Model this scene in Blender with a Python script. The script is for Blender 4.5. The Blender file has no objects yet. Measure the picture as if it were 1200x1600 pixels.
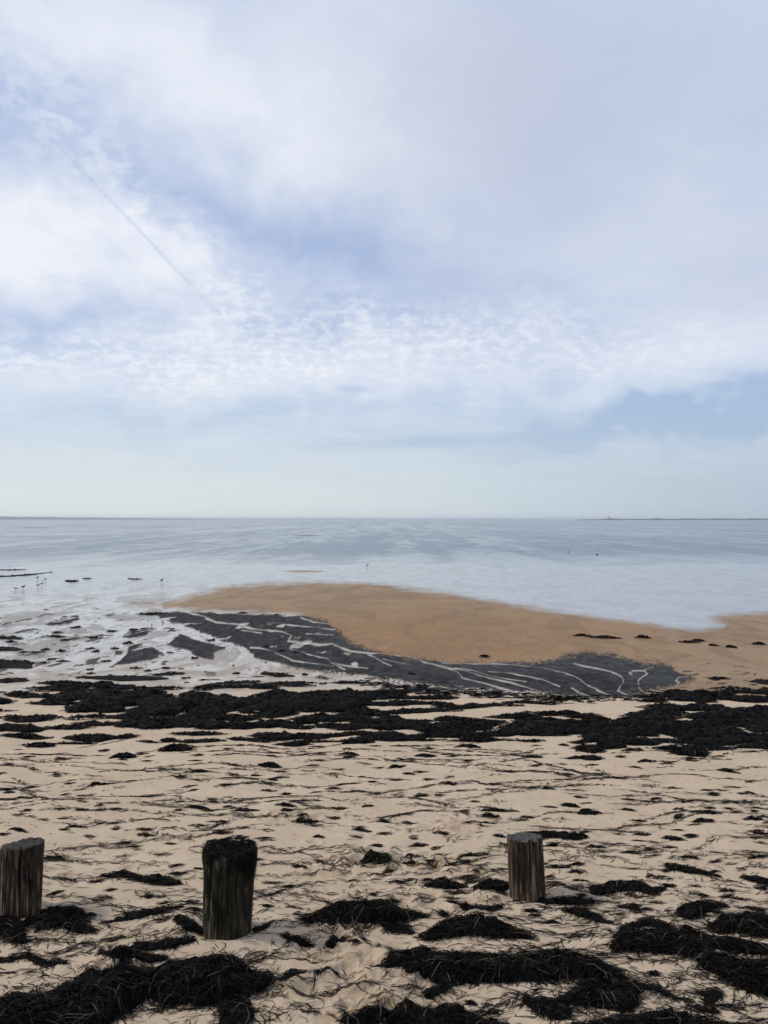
import bpy, math
import numpy as np
from mathutils import Vector

rng = np.random.default_rng(11)
scene = bpy.context.scene
col = scene.collection

# ------------------------------------------------------------------ camera
F, CX, HY, EYE = 1220.0, 600.0, 811.5, 1.70        # photo focal length, centre, horizon row (px), eye height (m)
cam_d = bpy.data.cameras.new('camera')
cam = bpy.data.objects.new('camera', cam_d); col.objects.link(cam)
cam_d.sensor_fit = 'VERTICAL'; cam_d.sensor_height = 36.0; cam_d.lens = 36.0 * F / 1600.0
cam_d.clip_start = 0.05; cam_d.clip_end = 150000
cam.location = (0, 0, EYE)
cam.rotation_euler = (math.radians(90) + math.atan((HY - 800) / F), 0, 0)
scene.camera = cam
scene.render.resolution_x = 768; scene.render.resolution_y = 1024
scene.view_settings.view_transform = 'Standard'; scene.view_settings.look = 'None'
scene.view_settings.gamma = 1.0; scene.view_settings.exposure = 0.08
scene.view_settings.use_curve_mapping = False

# ------------------------------------------------------------------ node helper
class NT:
    def __init__(s, tree):
        s.t = tree; s.n = tree.nodes; s.l = tree.links
    def node(s, typ, ins=None, **props):
        n = s.n.new(typ)
        for k, v in props.items(): setattr(n, k, v)
        for k, v in (ins or {}).items(): s.put(n.inputs[k], v)
        return n
    def put(s, sock, v):
        if isinstance(v, bpy.types.NodeSocket): s.l.new(v, sock)
        elif isinstance(v, (tuple, list)) and sock.type == 'RGBA' and len(v) == 3: sock.default_value = (*v, 1)
        else: sock.default_value = v
    def m(s, op, a, b=None, c=None, clamp=False):
        n = s.n.new('ShaderNodeMath'); n.operation = op; n.use_clamp = clamp
        for i, v in enumerate((a, b, c)):
            if v is not None: s.put(n.inputs[i], v)
        return n.outputs[0]
    def v(s, op, a, b=None, scale=None):
        n = s.n.new('ShaderNodeVectorMath'); n.operation = op
        s.put(n.inputs[0], a)
        if b is not None: s.put(n.inputs[1], b)
        if scale is not None: s.put(n.inputs[3], scale)
        return n.outputs['Value'] if op in ('DOT_PRODUCT', 'LENGTH') else n.outputs[0]
    def mix(s, f, a, b):
        n = s.n.new('ShaderNodeMix'); n.data_type = 'RGBA'
        s.put(n.inputs[0], f); s.put(n.inputs[6], a); s.put(n.inputs[7], b)
        return n.outputs[2]
    def mixf(s, f, a, b):
        n = s.n.new('ShaderNodeMix'); n.data_type = 'FLOAT'
        s.put(n.inputs[0], f); s.put(n.inputs[2], a); s.put(n.inputs[3], b)
        return n.outputs[0]
    def noise(s, vec, scale, detail=4, rough=0.55, dist=0.0, out='Fac'):
        n = s.node('ShaderNodeTexNoise', {'Vector': vec, 'Scale': scale, 'Detail': detail, 'Roughness': rough, 'Distortion': dist})
        return n.outputs[out]
    def step(s, x, a, b):
        n = s.n.new('ShaderNodeMapRange'); n.interpolation_type = 'SMOOTHSTEP'
        s.put(n.inputs[0], x); s.put(n.inputs[1], a); s.put(n.inputs[2], b)
        return n.outputs[0]
    def scalev(s, vec, sx, sy, sz): return s.v('MULTIPLY', vec, (sx, sy, sz))

# ------------------------------------------------------------------ sky
SUN_AZ, SUN_EL = math.radians(-80), math.radians(42)    # azimuth from +Y (view direction) towards +X; the sun stands to the left
sun_dir = Vector((math.sin(SUN_AZ) * math.cos(SUN_EL), math.cos(SUN_AZ) * math.cos(SUN_EL), math.sin(SUN_EL)))
world = bpy.data.worlds.new('World'); scene.world = world; world.use_nodes = True
w = NT(world.node_tree); w.n.clear()
STR = 0.10
sky = w.node('ShaderNodeTexSky', sky_type='NISHITA', sun_disc=False)
sky.sun_elevation = SUN_EL; sky.sun_rotation = SUN_AZ
sky.air_density = 1.0; sky.dust_density = 2.2; sky.ozone_density = 1.5
tc = w.node('ShaderNodeTexCoord')
D = w.v('NORMALIZE', tc.outputs['Generated'])
sep = w.node('ShaderNodeSeparateXYZ', {0: D})
dx, dy, dz = sep.outputs
# cloud-layer coordinates: where the view ray meets a flat layer overhead
inv = w.m('DIVIDE', 1.0, w.m('ADD', w.m('MAXIMUM', dz, 0.0), 0.06))
P = w.v('SCALE', w.node('ShaderNodeCombineXYZ', {0: dx, 1: dy, 2: 0.0}).outputs[0], scale=inv)
warp = w.v('SUBTRACT', w.noise(D, 7.0, 3, 0.6, out='Color'), (0.5, 0.5, 0.5))
Dw = w.v('ADD', D, w.v('SCALE', warp, scale=0.16))

def px_dir(x, y): return Vector(((x - CX) / F, 1.0, (HY - y) / F)).normalized()

def blob(x, y, sx, sy, ang, wt):
    d0 = px_dir(x, y)
    r = Vector((d0.y, -d0.x, 0)).normalized(); u = r.cross(d0)
    a = math.radians(ang)
    R = r * math.cos(a) + u * math.sin(a); U = u * math.cos(a) - r * math.sin(a)
    p = w.v('DOT_PRODUCT', Dw if sy > 12 else D, tuple(R * (F / sx))); q = w.v('DOT_PRODUCT', Dw if sy > 12 else D, tuple(U * (F / sy)))
    k = -R.dot(d0) * F / sx, -U.dot(d0) * F / sy
    if abs(k[0]) > 1e-6: p = w.m('ADD', p, k[0])
    if abs(k[1]) > 1e-6: q = w.m('ADD', q, k[1])
    e = w.m('MULTIPLY_ADD', p, p, w.m('MULTIPLY', q, q))
    return w.m('MULTIPLY', w.m('EXPONENT', w.m('MULTIPLY', e, -1.0)), wt)

def acc(items):
    s = None
    for it in items:
        b = blob(*it); s = b if s is None else w.m('ADD', s, b)
    return s

big = w.noise(P, 0.9, 3, 0.55)
mid = w.noise(w.v('ADD', P, w.v('SCALE', warp, scale=0.3)), 3.4, 5, 0.64)
P2 = w.v('SCALE', w.node('ShaderNodeCombineXYZ', {0: dx, 1: dy, 2: 0.0}).outputs[0], scale=w.m('DIVIDE', 1.0, w.m('ADD', w.m('MAXIMUM', dz, 0.0), 0.38)))
# cloud cover: bright sheets (x, y, half-width, half-height, tilt, weight) in the part of the sky in view
cover = acc([(190, 70, 200, 70, -18, .46), (540, 190, 170, 130, -40, .42), (40, 360, 200, 85, -10, .62), (200, 330, 190, 40, -46, .42),
             (330, 570, 420, 55, 0, .32), (1120, 530, 170, 45, 8, .28), (640, 570, 380, 70, 4, .12), (980, 400, 260, 130, 10, .16),
             (60, 200, 150, 45, -36, -.34), (370, 320, 250, 60, -26, -.28), (80, 488, 150, 30, 3, -.42), (60, 540, 130, 12, 2, -.25), (640, 410, 260, 55, -14, -.30), 
             (1030, 655, 260, 24, 3, -.52), (1190, 612, 120, 26, 10, -.36), (690, 690, 180, 9, 2, -.34), (556, 608, 26, 5, 0, -.34), (300, 655, 260, 22, 0, -.16), (770, 640, 200, 14, 0, -.14)])
c = w.m('ADD', cover, w.m('MULTIPLY', w.m('SUBTRACT', big, 0.5), 0.42))
c = w.m('ADD', c, w.m('MULTIPLY', w.m('SUBTRACT', mid, 0.5), 0.46))
# mackerel ripples in the mid-height sheet
ripn = w.noise(w.v('ADD', P2, w.v('SCALE', warp, scale=0.05)), 38.0, 3, 0.6)
wisp = w.noise(w.v('ADD', w.scalev(P2, 1, 1.0, 1), w.v('SCALE', warp, scale=0.30)), 11.0, 4, 0.70)
ripm = acc([(330, 565, 420, 46, 0, .55), (720, 525, 330, 55, -4, .95), (60, 555, 250, 26, 0, .75), (230, 310, 200, 46, -44, .75), (480, 490, 160, 30, 0, .6), (30, 160, 130, 60, -30, .6)])
ripv = w.m('SUBTRACT', w.step(ripn, 0.38, 0.66), 0.45)
c = w.m('ADD', c, w.m('MULTIPLY', w.m('MULTIPLY', ripm, ripv), 0.33))
lft = acc([(180, 380, 420, 230, -20, 1.0)])
c = w.m('ADD', c, w.m('MULTIPLY', w.m('MULTIPLY', w.m('SUBTRACT', wisp, 0.5), lft), 0.75))
c = w.m('ADD', c, acc([(215, 357, 115, 2.6, -43, -.30)]))
c = w.m('ADD', c, 0.40, clamp=True)
grey = acc([(800, 190, 220, 190, -10, .50), (1080, 130, 300, 150, 0, .30), (1195, 410, 100, 80, 0, .32)])
grey = w.m('MULTIPLY', grey, w.m('MULTIPLY_ADD', w.m('SUBTRACT', big, 0.5), 0.8, 1.0), clamp=True)
sc = 1.0 / STR
low = w.step(dz, 0.26, 0.12)
blue = w.mix(0.80, sky.outputs[0], w.mix(low, (0.425 * sc, 0.530 * sc, 0.770 * sc), (0.392 * sc, 0.535 * sc, 0.770 * sc)))
white = (0.815 * sc, 0.845 * sc, 0.91 * sc)
gcol = (0.485 * sc, 0.535 * sc, 0.665 * sc)
colr = w.mix(w.m('MULTIPLY', c, 0.98), blue, white)
colr = w.mix(grey, colr, gcol)
# milky air towards the horizon, brighter on the sun's side
toward = w.step(w.v('DOT_PRODUCT', D, (-math.sin(math.radians(40)), -math.cos(math.radians(40)) * -1, 0)), 0.25, 1.0)
hz = w.mix(toward, (0.405 * sc, 0.495 * sc, 0.590 * sc), (0.70 * sc, 0.765 * sc, 0.755 * sc))
hstreak = w.noise(w.scalev(D, 3.0, 3.0, 70.0), 1.0, 3, 0.6)
hf = w.m('EXPONENT', w.m('MULTIPLY', w.m('POWER', w.m('DIVIDE', w.m('MAXIMUM', dz, 0.0), 0.098), 2.0), -1.0))
hf = w.m('MULTIPLY', hf, w.m('MULTIPLY_ADD', w.m('SUBTRACT', hstreak, 0.5), 0.5, 0.92), clamp=True)
colr = w.mix(hf, colr, hz)
bg = w.node('ShaderNodeBackground', {'Color': colr, 'Strength': STR})
w.l.new(bg.outputs[0], w.node('ShaderNodeOutputWorld').inputs[0])

# ------------------------------------------------------------------ sun (veiled by thin cloud)
sd = bpy.data.lights.new('sun', 'SUN'); sd.energy = 2.2; sd.angle = math.radians(7); sd.color = (1.0, 0.95, 0.88)
so = bpy.data.objects.new('sun', sd); col.objects.link(so)
so.rotation_euler = (-sun_dir).to_track_quat('-Z', 'Y').to_euler(); so.location = (-20, 10, 30)

# ------------------------------------------------------------------ numpy helpers
def vnoise(x, y, seed=0):
    xi = np.floor(x).astype(np.int64); yi = np.floor(y).astype(np.int64)
    fx = x - xi; fy = y - yi
    fx = fx * fx * fx * (fx * (fx * 6 - 15) + 10); fy = fy * fy * fy * (fy * (fy * 6 - 15) + 10)
    def h(a, b):
        n = (a * 374761393 + b * 668265263 + seed * 1442695041) & 0xffffffff
        n = ((n ^ (n >> 13)) * 1274126177) & 0xffffffff
        return ((n ^ (n >> 16)) & 0xffff) / 65535.0
    a = h(xi, yi); b = h(xi + 1, yi); c_ = h(xi, yi + 1); d = h(xi + 1, yi + 1)
    return (a + (b - a) * fx) * (1 - fy) + (c_ + (d - c_) * fx) * fy

def fbm(x, y, octs=4, seed=0, gain=0.5):
    x = np.asarray(x, float); y = np.asarray(y, float)
    s = 0; a = 1; t = 0
    for i in range(octs):
        s = s + a * (vnoise(x, y, seed + i * 17) - 0.5); t += a
        x, y = x * 1.97 * 0.8 - y * 1.97 * 0.6 + 3.1, x * 1.97 * 0.6 + y * 1.97 * 0.8 + 7.7; a *= gain
    return s / t * 2
def sstep(x, a, b):
    t = np.clip((x - a) / (b - a), 0, 1); return t * t * (3 - 2 * t)

# the beach profile along the view direction: flat top, a slope down, then the tidal flat
SEA = -1.05
_pd = np.array([-400, 2.6, 3.2, 5, 8, 10.5, 12.5, 14.5, 18, 25, 35, 46, 60, 120, 400, 1200.])
_pz = np.array([.35, .01, 0, -.17, -.49, -.75, -.91, -.985, -1.0, -1.012, -1.025, -1.047, -1.10, -1.35, -3, -8])
_fd = np.concatenate([np.linspace(-400, 0, 200), np.linspace(0.05, 80, 4000), np.linspace(81, 1200, 800)])
_fz = np.interp(_fd, _pd, _pz)
_k = np.ones(41) / 41
_seg = slice(200, 4200)
_s = np.convolve(np.pad(_fz[_seg], 20, mode='edge'), _k, 'valid'); _fz[_seg] = _s
def zb(d): return np.interp(d, _fd, _fz)
_slope = (EYE - _fz[210:]) / _fd[210:]               # decreasing with distance
def d_of_row(y):
    t = (np.asarray(y, float) - HY) / F
    return np.interp(-t, -_slope, _fd[210:])
def row_of_d(d): return HY + F * (EYE - zb(d)) / np.maximum(d, .2)
def px2ground(x, y):
    d = d_of_row(y); return (np.asarray(x, float) - CX) / F * d, d

# trampled sand: a trail from the camera towards the water, with footprints
_tr = [(575, 1640, .30), (560, 1560, .26), (545, 1500, .22), (540, 1450, .18), (600, 1420, .12), (520, 1350, .20), (560, 1330, .12), (690, 1350, .20), (720, 1400, .14), (440, 1275, .16), (180, 1512, .10), (600, 1345, .12), (700, 1290, .15)]
TR = np.array([(*[float(q) for q in px2ground(a, b)], r) for a, b, r in _tr])
_fp = []
r2 = np.random.default_rng(5)
for (a, b, r) in TR:
    for _ in range(9):
        _fp.append((a + r2.normal(0, r * .7), b + r2.normal(0, r * .7), r2.uniform(.025, .055), r2.uniform(.009, .020)))
FP = np.array(_fp)
def trample(x, y):
    m = np.zeros_like(x)
    for a, b, r in TR: m = np.maximum(m, np.exp(-((x - a) ** 2 + (y - b) ** 2) / (r * r * .8)))
    return m
def relief(x, y):
    x = np.asarray(x, float); y = np.asarray(y, float)
    near = 1 - sstep(y, 8, 14)
    z = near * (0.030 * fbm(x * 1.3, y * 1.6, 3, 3) + 0.010 * fbm(x * 5, y * 9, 3, 9))
    z = z + (1 - near) * (0.006 * fbm(x * .35, y * .35, 3, 21) + .022 * sstep(y, 30, 42) * fbm(x * .09, y * .10, 4, 23, .6))
    sel = (np.abs(x) < 3) & (y > 1.8) & (y < 6)
    if np.any(sel):
        xs, ys = x[sel], y[sel]; t = trample(xs, ys)
        t = t * sstep(fbm(xs * 6, ys * 6, 3, 31) + t * 1.3, 0.25, .9)
        lump = np.abs(fbm(xs * 13, ys * 13, 4, 41, .55))
        dz_ = t * (0.012 * (lump - .25) + .022 * fbm(xs * 17, ys * 20, 4, 43, .62))
        for a, b, r, h in FP:
            q = ((xs - a) ** 2 * .8 + (ys - b) ** 2 * 1.2) / (r * r)
            dz_ = dz_ - h * np.exp(-q) + h * .55 * np.exp(-(np.sqrt(q) - 1.5) ** 2 * 5)
        z = np.array(z); z[sel] += dz_
    return z
_pf = [(*[float(q) for q in px2ground(a, b)], r) for a, b, r in ((33, 1426, .10), (356, 1460, .115), (823, 1397, .095))]
def gz(x, y):
    x = np.asarray(x, float); y = np.asarray(y, float); z = zb(y) + relief(x, y)
    for a, b, r in _pf:                                  # hollows scoured by the waves round the post feet
        q = np.hypot(x - a, y - b - r * .85) / r
        z = z - .016 * np.exp(-((q - 1.0) / .35) ** 2) + .008 * np.exp(-((q - 1.9) / .4) ** 2)
    return z

def mesh_np(name, V, quads=None, tris=None):
    me = bpy.data.meshes.new(name)
    V = np.asarray(V, np.float32)
    loops = []; starts = []; tot = []
    n0 = 0
    for A, k in ((quads, 4), (tris, 3)):
        if A is None or len(A) == 0: continue
        A = np.asarray(A, np.int32)
        loops.append(A.ravel()); starts.append(n0 + np.arange(len(A)) * k); tot.append(np.full(len(A), k)); n0 += A.size
    me.vertices.add(len(V)); me.vertices.foreach_set('co', V.ravel())
    L = np.concatenate(loops).astype(np.int32)
    me.loops.add(len(L)); me.loops.foreach_set('vertex_index', L)
    S = np.concatenate(starts).astype(np.int32)
    me.polygons.add(len(S)); me.polygons.foreach_set('loop_start', S)
    try: me.polygons.foreach_set('loop_total', np.concatenate(tot).astype(np.int32))
    except Exception: pass
    me.update(calc_edges=True); me.validate()
    return me
def smooth(me): me.polygons.foreach_set('use_smooth', np.ones(len(me.polygons), bool))
def obj(name, me, mat, parent=None, loc=None):
    o = bpy.data.objects.new(name, me); col.objects.link(o)
    if mat: me.materials.append(mat)
    if parent: o.parent = parent
    if loc is not None: o.location = loc
    return o
def tag(o, label, cat, group=None):
    o['label'] = label; o['category'] = cat
    if group: o['group'] = group
    return o
def empty(name, loc):
    o = bpy.data.objects.new(name, None); col.objects.link(o); o.location = loc; o.empty_display_size = .1; return o
def newmat(name):
    m = bpy.data.materials.new(name); m.use_nodes = True
    n = NT(m.node_tree); n.n.clear()
    out = n.node('ShaderNodeOutputMaterial')
    return m, n, out
def fattr(me, name, arr):
    a = me.attributes.new(name, 'FLOAT', 'POINT'); a.data.foreach_set('value', np.asarray(arr, np.float32).ravel())

# ------------------------------------------------------------------ materials
def mat_ground():
    m, n, out = newmat('beach_ground')
    at = lambda k: n.node('ShaderNodeAttribute', attribute_name=k).outputs['Fac']
    bar, mud, wet, riv, tramp, org, braid = at('bar'), at('mud'), at('wet'), at('riv'), at('trample'), at('orange'), at('braid')
    pos = n.node('ShaderNodeNewGeometry').outputs['Position']
    fine = n.noise(pos, 900, 3, .7); grain = n.noise(pos, 260, 3, .7); med = n.noise(pos, 14, 5, .6); large = n.noise(pos, 1.6, 4, .55)
    sand = n.mix(n.step(large, .35, .65), (.448, .344, .240), (.494, .385, .275))
    sand = n.mix(n.m('MULTIPLY', n.step(n.noise(pos, 7, 9, .78), .44, .66), .38), sand, (.36, .268, .175))
    sand = n.mix(n.m('MULTIPLY', n.step(med, .45, .75), .30), sand, (.44, .33, .215))
    sand = n.mix(n.m('MULTIPLY', n.step(fine, .60, .72), .45), sand, (.22, .165, .12))
    sand = n.mix(n.m('MULTIPLY', n.step(grain, .60, .75), .35), sand, (.64, .54, .42))
    sand = n.mix(n.m('MULTIPLY', tramp, n.step(med, .35, .65)), sand, (.36, .26, .16))
    streak = n.noise(n.scalev(pos, 1.0, .55, 1), .9, 7, .68, .9)
    stk2 = n.noise(n.scalev(pos, 1.0, .45, 1), 2.3, 6, .68, .8)
    # orange-brown sand bar
    barc = n.mix(org, (.262, .178, .100), (.250, .132, .046))
    barc = n.mix(n.m('MULTIPLY', n.step(streak, .44, .58), .75), barc, (.185, .106, .048))
    barc = n.mix(n.m('MULTIPLY', n.step(stk2, .52, .66), .45), barc, (.30, .20, .105))
    barc = n.mix(n.m('MULTIPLY', n.step(n.noise(n.scalev(pos, 1, .5, 1), 5, 5, .75), .60, .70), .6), barc, (.12, .075, .04))
    # dark organic mud
    mn = n.noise(n.scalev(pos, 1, .6, 1), 5, 7, .78)
    mudc = n.mix(n.step(mn, .38, .66), (.009, .009, .010), (.052, .049, .048))
    # wet sand under a film of water
    wetc = n.mix(n.step(stk2, .46, .54), (.42, .385, .335), (.28, .222, .16))
    wetc = n.mix(n.m('MULTIPLY', n.m('MULTIPLY', n.step(streak, .495, .555), .7), braid), wetc, (.17, .13, .095))
    wetc = n.mix(braid, (.235, .235, .23), wetc)      # standing shallow water away from the braided channels
    c_ = n.mix(wet, sand, wetc)
    c_ = n.mix(bar, c_, barc)
    c_ = n.mix(mud, c_, mudc)
    c_ = n.mix(n.m('MULTIPLY', riv, .9), c_, (.42, .36, .285))
    rough = n.mixf(wet, .95, .5)
    rough = n.mixf(bar, rough, .75); rough = n.mixf(mud, rough, .8); rough = n.mixf(riv, rough, .5)
    film = n.m('MULTIPLY', wet, n.m('SUBTRACT', 1.0, bar))
    film = n.m('MULTIPLY', film, n.step(mud, .45, .05))
    film = n.m('MAXIMUM', film, n.m('MULTIPLY', riv, .30))
    film = n.m('MULTIPLY', film, n.mixf(n.m('MULTIPLY', n.step(streak, .495, .555), braid), 1.0, .38))
    film = n.m('MULTIPLY', film, n.mixf(n.step(n.noise(n.scalev(pos, 1.0, .5, 1), 6.0, 5, .7, .5), .52, .66), 1.0, n.mixf(braid, .88, .45)))
    film = n.m('MAXIMUM', film, n.m('MULTIPLY', bar, .06))
    film = n.m('MAXIMUM', film, n.m('MULTIPLY', n.m('MULTIPLY', mud, n.step(mn, .60, .66)), .05))
    h = n.m('ADD', n.m('MULTIPLY', n.noise(pos, 22, 7, .72), .012), n.m('MULTIPLY', grain, .0016))
    h = n.m('ADD', h, n.m('MULTIPLY', n.m('MULTIPLY', tramp, med), .012))
    h = n.m('ADD', h, n.m('MULTIPLY', n.m('MULTIPLY', mud, mn), .05))
    h = n.m('ADD', h, n.m('MULTIPLY', n.m('MULTIPLY', bar, stk2), .01))
    bump = n.node('ShaderNodeBump', {'Height': h, 'Strength': n.mixf(film, .9, .12), 'Distance': 1.0}).outputs[0]
    wr = n.noise(n.scalev(pos, 1.0, 2.0, 1), 8, 4, .6, .5)
    cb = n.node('ShaderNodeBump', {'Height': n.m('ADD', n.m('MULTIPLY', wr, .006), n.m('MULTIPLY', n.m('MULTIPLY', stk2, .03), n.mixf(braid, .3, 1.0))), 'Strength': .55, 'Distance': 1.0}).outputs[0]
    b = n.node('ShaderNodeBsdfPrincipled', {'Base Color': c_, 'Roughness': rough, 'Normal': bump, 'Coat Weight': film, 'Coat Roughness': .16, 'Coat IOR': 1.75, 'Coat Normal': cb})
    n.put(b.inputs['Specular IOR Level'], n.mixf(mud, .25, .10))
    n.l.new(b.outputs[0], out.inputs[0])
    return m

def mat_sea():
    m, n, out = newmat('sea_water')
    pos = n.node('ShaderNodeNewGeometry').outputs['Position']
    sp = n.node('ShaderNodeSeparateXYZ', {0: pos})
    calm = n.step(n.m('LOGARITHM', sp.outputs[1], 10.0), 1.66, 1.84)
    bands = n.noise(n.scalev(pos, .006, .03, 1), 1.0, 5, .6, .6)
    rip_ = n.noise(n.scalev(pos, .55, .16, 1), 1.0, 4, .65, .3)
    rip2 = n.noise(n.scalev(pos, .30, .030, 1), 1.0, 4, .65, .3)
    rip3 = n.noise(n.scalev(pos, .09, .005, 1), 1.0, 4, .65, .3)
    patch = n.m('ADD', n.m('MULTIPLY', bands, .16), n.m('ADD', n.m('MULTIPLY', rip_, .28), n.m('ADD', n.m('MULTIPLY', rip2, .28), n.m('MULTIPLY', rip3, .28))))
    ruf = n.step(patch, .44, .56)
    chop = n.noise(n.scalev(pos, 1.0, 1.2, 1), 1.0, 7, .62, .4)
    swell = n.noise(n.scalev(pos, .25, .5, 1), .5, 4, .55)
    h = n.m('ADD', n.m('MULTIPLY', chop, .16), n.m('MULTIPLY', swell, .22))
    st = n.m('MULTIPLY', n.mixf(calm, .06, .48), n.mixf(ruf, .70, 1.22))
    bump = n.node('ShaderNodeBump', {'Height': h, 'Strength': st, 'Distance': 1.0}).outputs[0]
    basec = n.mix(n.m('POWER', calm, .7), (.20, .21, .215), (.046, .078, .103))
    b = n.node('ShaderNodeBsdfPrincipled', {'Base Color': basec, 'Roughness': n.mixf(ruf, .12, .24), 'IOR': n.mixf(calm, 1.72, n.mixf(ruf, 1.43, 1.40)), 'Normal': bump})
    n.l.new(b.outputs[0], out.inputs[0])
    return m

def mat_weed(name, dark=(.0045, .0045, .0050), mid_=(.024, .019, .014), pale=(.10, .08, .055)):
    m, n, out = newmat(name)
    t = n.node('ShaderNodeAttribute', attribute_name='tone').outputs['Fac']
    pos = n.node('ShaderNodeNewGeometry').outputs['Position']
    k = n.noise(pos, 70, 3, .6)
    c_ = n.mix(n.step(t, .35, .8), dark, mid_)
    c_ = n.mix(n.step(t, .90, .98), c_, pale)
    c_ = n.mix(n.m('MULTIPLY', n.step(k, .5, .7), .4), c_, (.009, .008, .007))
    b = n.node('ShaderNodeBsdfPrincipled', {'Base Color': c_, 'Roughness': .7,
        'Normal': n.node('ShaderNodeBump', {'Height': n.m('MULTIPLY', n.noise(pos, 45, 6, .75), .035), 'Strength': .8, 'Distance': 1.0}).outputs[0]})
    b.inputs['Specular IOR Level'].default_value = .08
    n.l.new(b.outputs[0], out.inputs[0])
    return m

def mat_wood(name, light, dark, stain, green=None, gf=0.0, seed=0.0):
    m, n, out = newmat(name)
    oc = n.v('ADD', n.node('ShaderNodeTexCoord').outputs['Object'], (seed, seed * 2.3, seed * .7))
    fib = n.noise(n.scalev(oc, 1, 1, .045), 90, 5, .7)
    fib2 = n.noise(n.scalev(oc, 1, 1, .10), 22, 4, .6)
    blot = n.noise(n.scalev(oc, 1, 1, .35), 9, 5, .65, .5)
    c_ = n.mix(n.step(fib, .46, .66), dark, light)
    c_ = n.mix(n.m('MULTIPLY', n.step(fib2, .48, .62), .7), c_, dark)
    c_ = n.mix(n.m('MULTIPLY', n.step(blot, .48, .60), .85), c_, stain)
    if green: c_ = n.mix(n.m('MULTIPLY', n.step(n.noise(n.scalev(oc, 1, 1, .3), 6, 4, .6), .42, .6), gf), c_, green)
    h = n.m('ADD', n.m('MULTIPLY', fib, .008), n.m('MULTIPLY', fib2, .010))
    b = n.node('ShaderNodeBsdfPrincipled', {'Base Color': c_, 'Roughness': .85, 'Normal': n.node('ShaderNodeBump', {'Height': h, 'Strength': .8, 'Distance': 1.0}).outputs[0]})
    b.inputs['Specular IOR Level'].default_value = .2
    n.l.new(b.outputs[0], out.inputs[0])
    return m

def mat_endgrain(name, a, b_, cx=0.0, cy=0.0):
    m, n, out = newmat(name)
    oc = n.node('ShaderNodeTexCoord').outputs['Object']
    flat = n.v('ADD', n.scalev(oc, 1, 1, 0), (cx, cy, 0))
    r = n.m('MULTIPLY', n.v('LENGTH', n.v('ADD', flat, n.v('SCALE', n.noise(flat, 18, 3, out='Color'), scale=.02))), 420)
    ring = n.m('MULTIPLY_ADD', n.m('SINE', r), .5, .5)
    pit = n.noise(oc, 120, 4, .7); bl = n.noise(oc, 25, 4, .6)
    c_ = n.mix(ring, a, b_)
    c_ = n.mix(n.m('MULTIPLY', n.step(bl, .45, .65), .7), c_, tuple(v * .45 for v in a))
    h = n.m('ADD', n.m('MULTIPLY', ring, .0012), n.m('MULTIPLY', pit, .006))
    b = n.node('ShaderNodeBsdfPrincipled', {'Base Color': c_, 'Roughness': .9, 'Normal': n.node('ShaderNodeBump', {'Height': h, 'Strength': .8, 'Distance': 1.0}).outputs[0]})
    n.l.new(b.outputs[0], out.inputs[0])
    return m

def mat_plain(name, c, rough=.8, var=.35, scale=.05):
    m, n, out = newmat(name)
    pos = n.node('ShaderNodeNewGeometry').outputs['Position']
    k = n.noise(pos, scale, 4, .6)
    c_ = n.mix(k, tuple(v * (1 - var) for v in c), tuple(min(1, v * (1 + var)) for v in c))
    b = n.node('ShaderNodeBsdfPrincipled', {'Base Color': c_, 'Roughness': rough})
    n.l.new(b.outputs[0], out.inputs[0])
    return m

M_ground, M_sea = mat_ground(), mat_sea()
M_weed = mat_weed('eelgrass_black')
M_weed_green = mat_weed('eelgrass_green', (.010, .012, .006), (.035, .042, .014), (.13, .12, .05))
M_strand = mat_weed('eelgrass_strands', (.007, .006, .005), (.022, .016, .012), (.12, .085, .055))
M_straw = mat_weed('eelgrass_straw', (.20, .16, .11), (.26, .21, .15), (.30, .25, .18))

# ------------------------------------------------------------------ ground sheet
def sdf_poly(px, py, poly):
    """signed distance in photo pixels, positive inside"""
    poly = np.array(poly, float); n = len(poly)
    best = np.full(px.shape, 1e18); inside = np.zeros(px.shape, bool)
    for i in range(n):
        ax, ay = poly[i]; bx, by = poly[(i + 1) % n]
        ex, ey = bx - ax, by - ay
        t = np.clip(((px - ax) * ex + (py - ay) * ey) / (ex * ex + ey * ey + 1e-9), 0, 1)
        best = np.minimum(best, (px - ax - t * ex) ** 2 + (py - ay - t * ey) ** 2)
        if ay != by:
            inside ^= ((ay > py) != (by > py)) & (px < (bx - ax) * (py - ay) / (by - ay) + ax)
    return np.where(inside, 1, -1) * np.sqrt(best)
def dist_line(px, py, pts):
    best = np.full(px.shape, 1e18)
    for (ax, ay), (bx, by) in zip(pts[:-1], pts[1:]):
        ex, ey = bx - ax, by - ay
        t = np.clip(((px - ax) * ex + (py - ay) * ey) / (ex * ex + ey * ey + 1e-9), 0, 1)
        best = np.minimum(best, (px - ax - t * ex) ** 2 + (py - ay - t * ey) ** 2)
    return np.sqrt(best)

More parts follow.
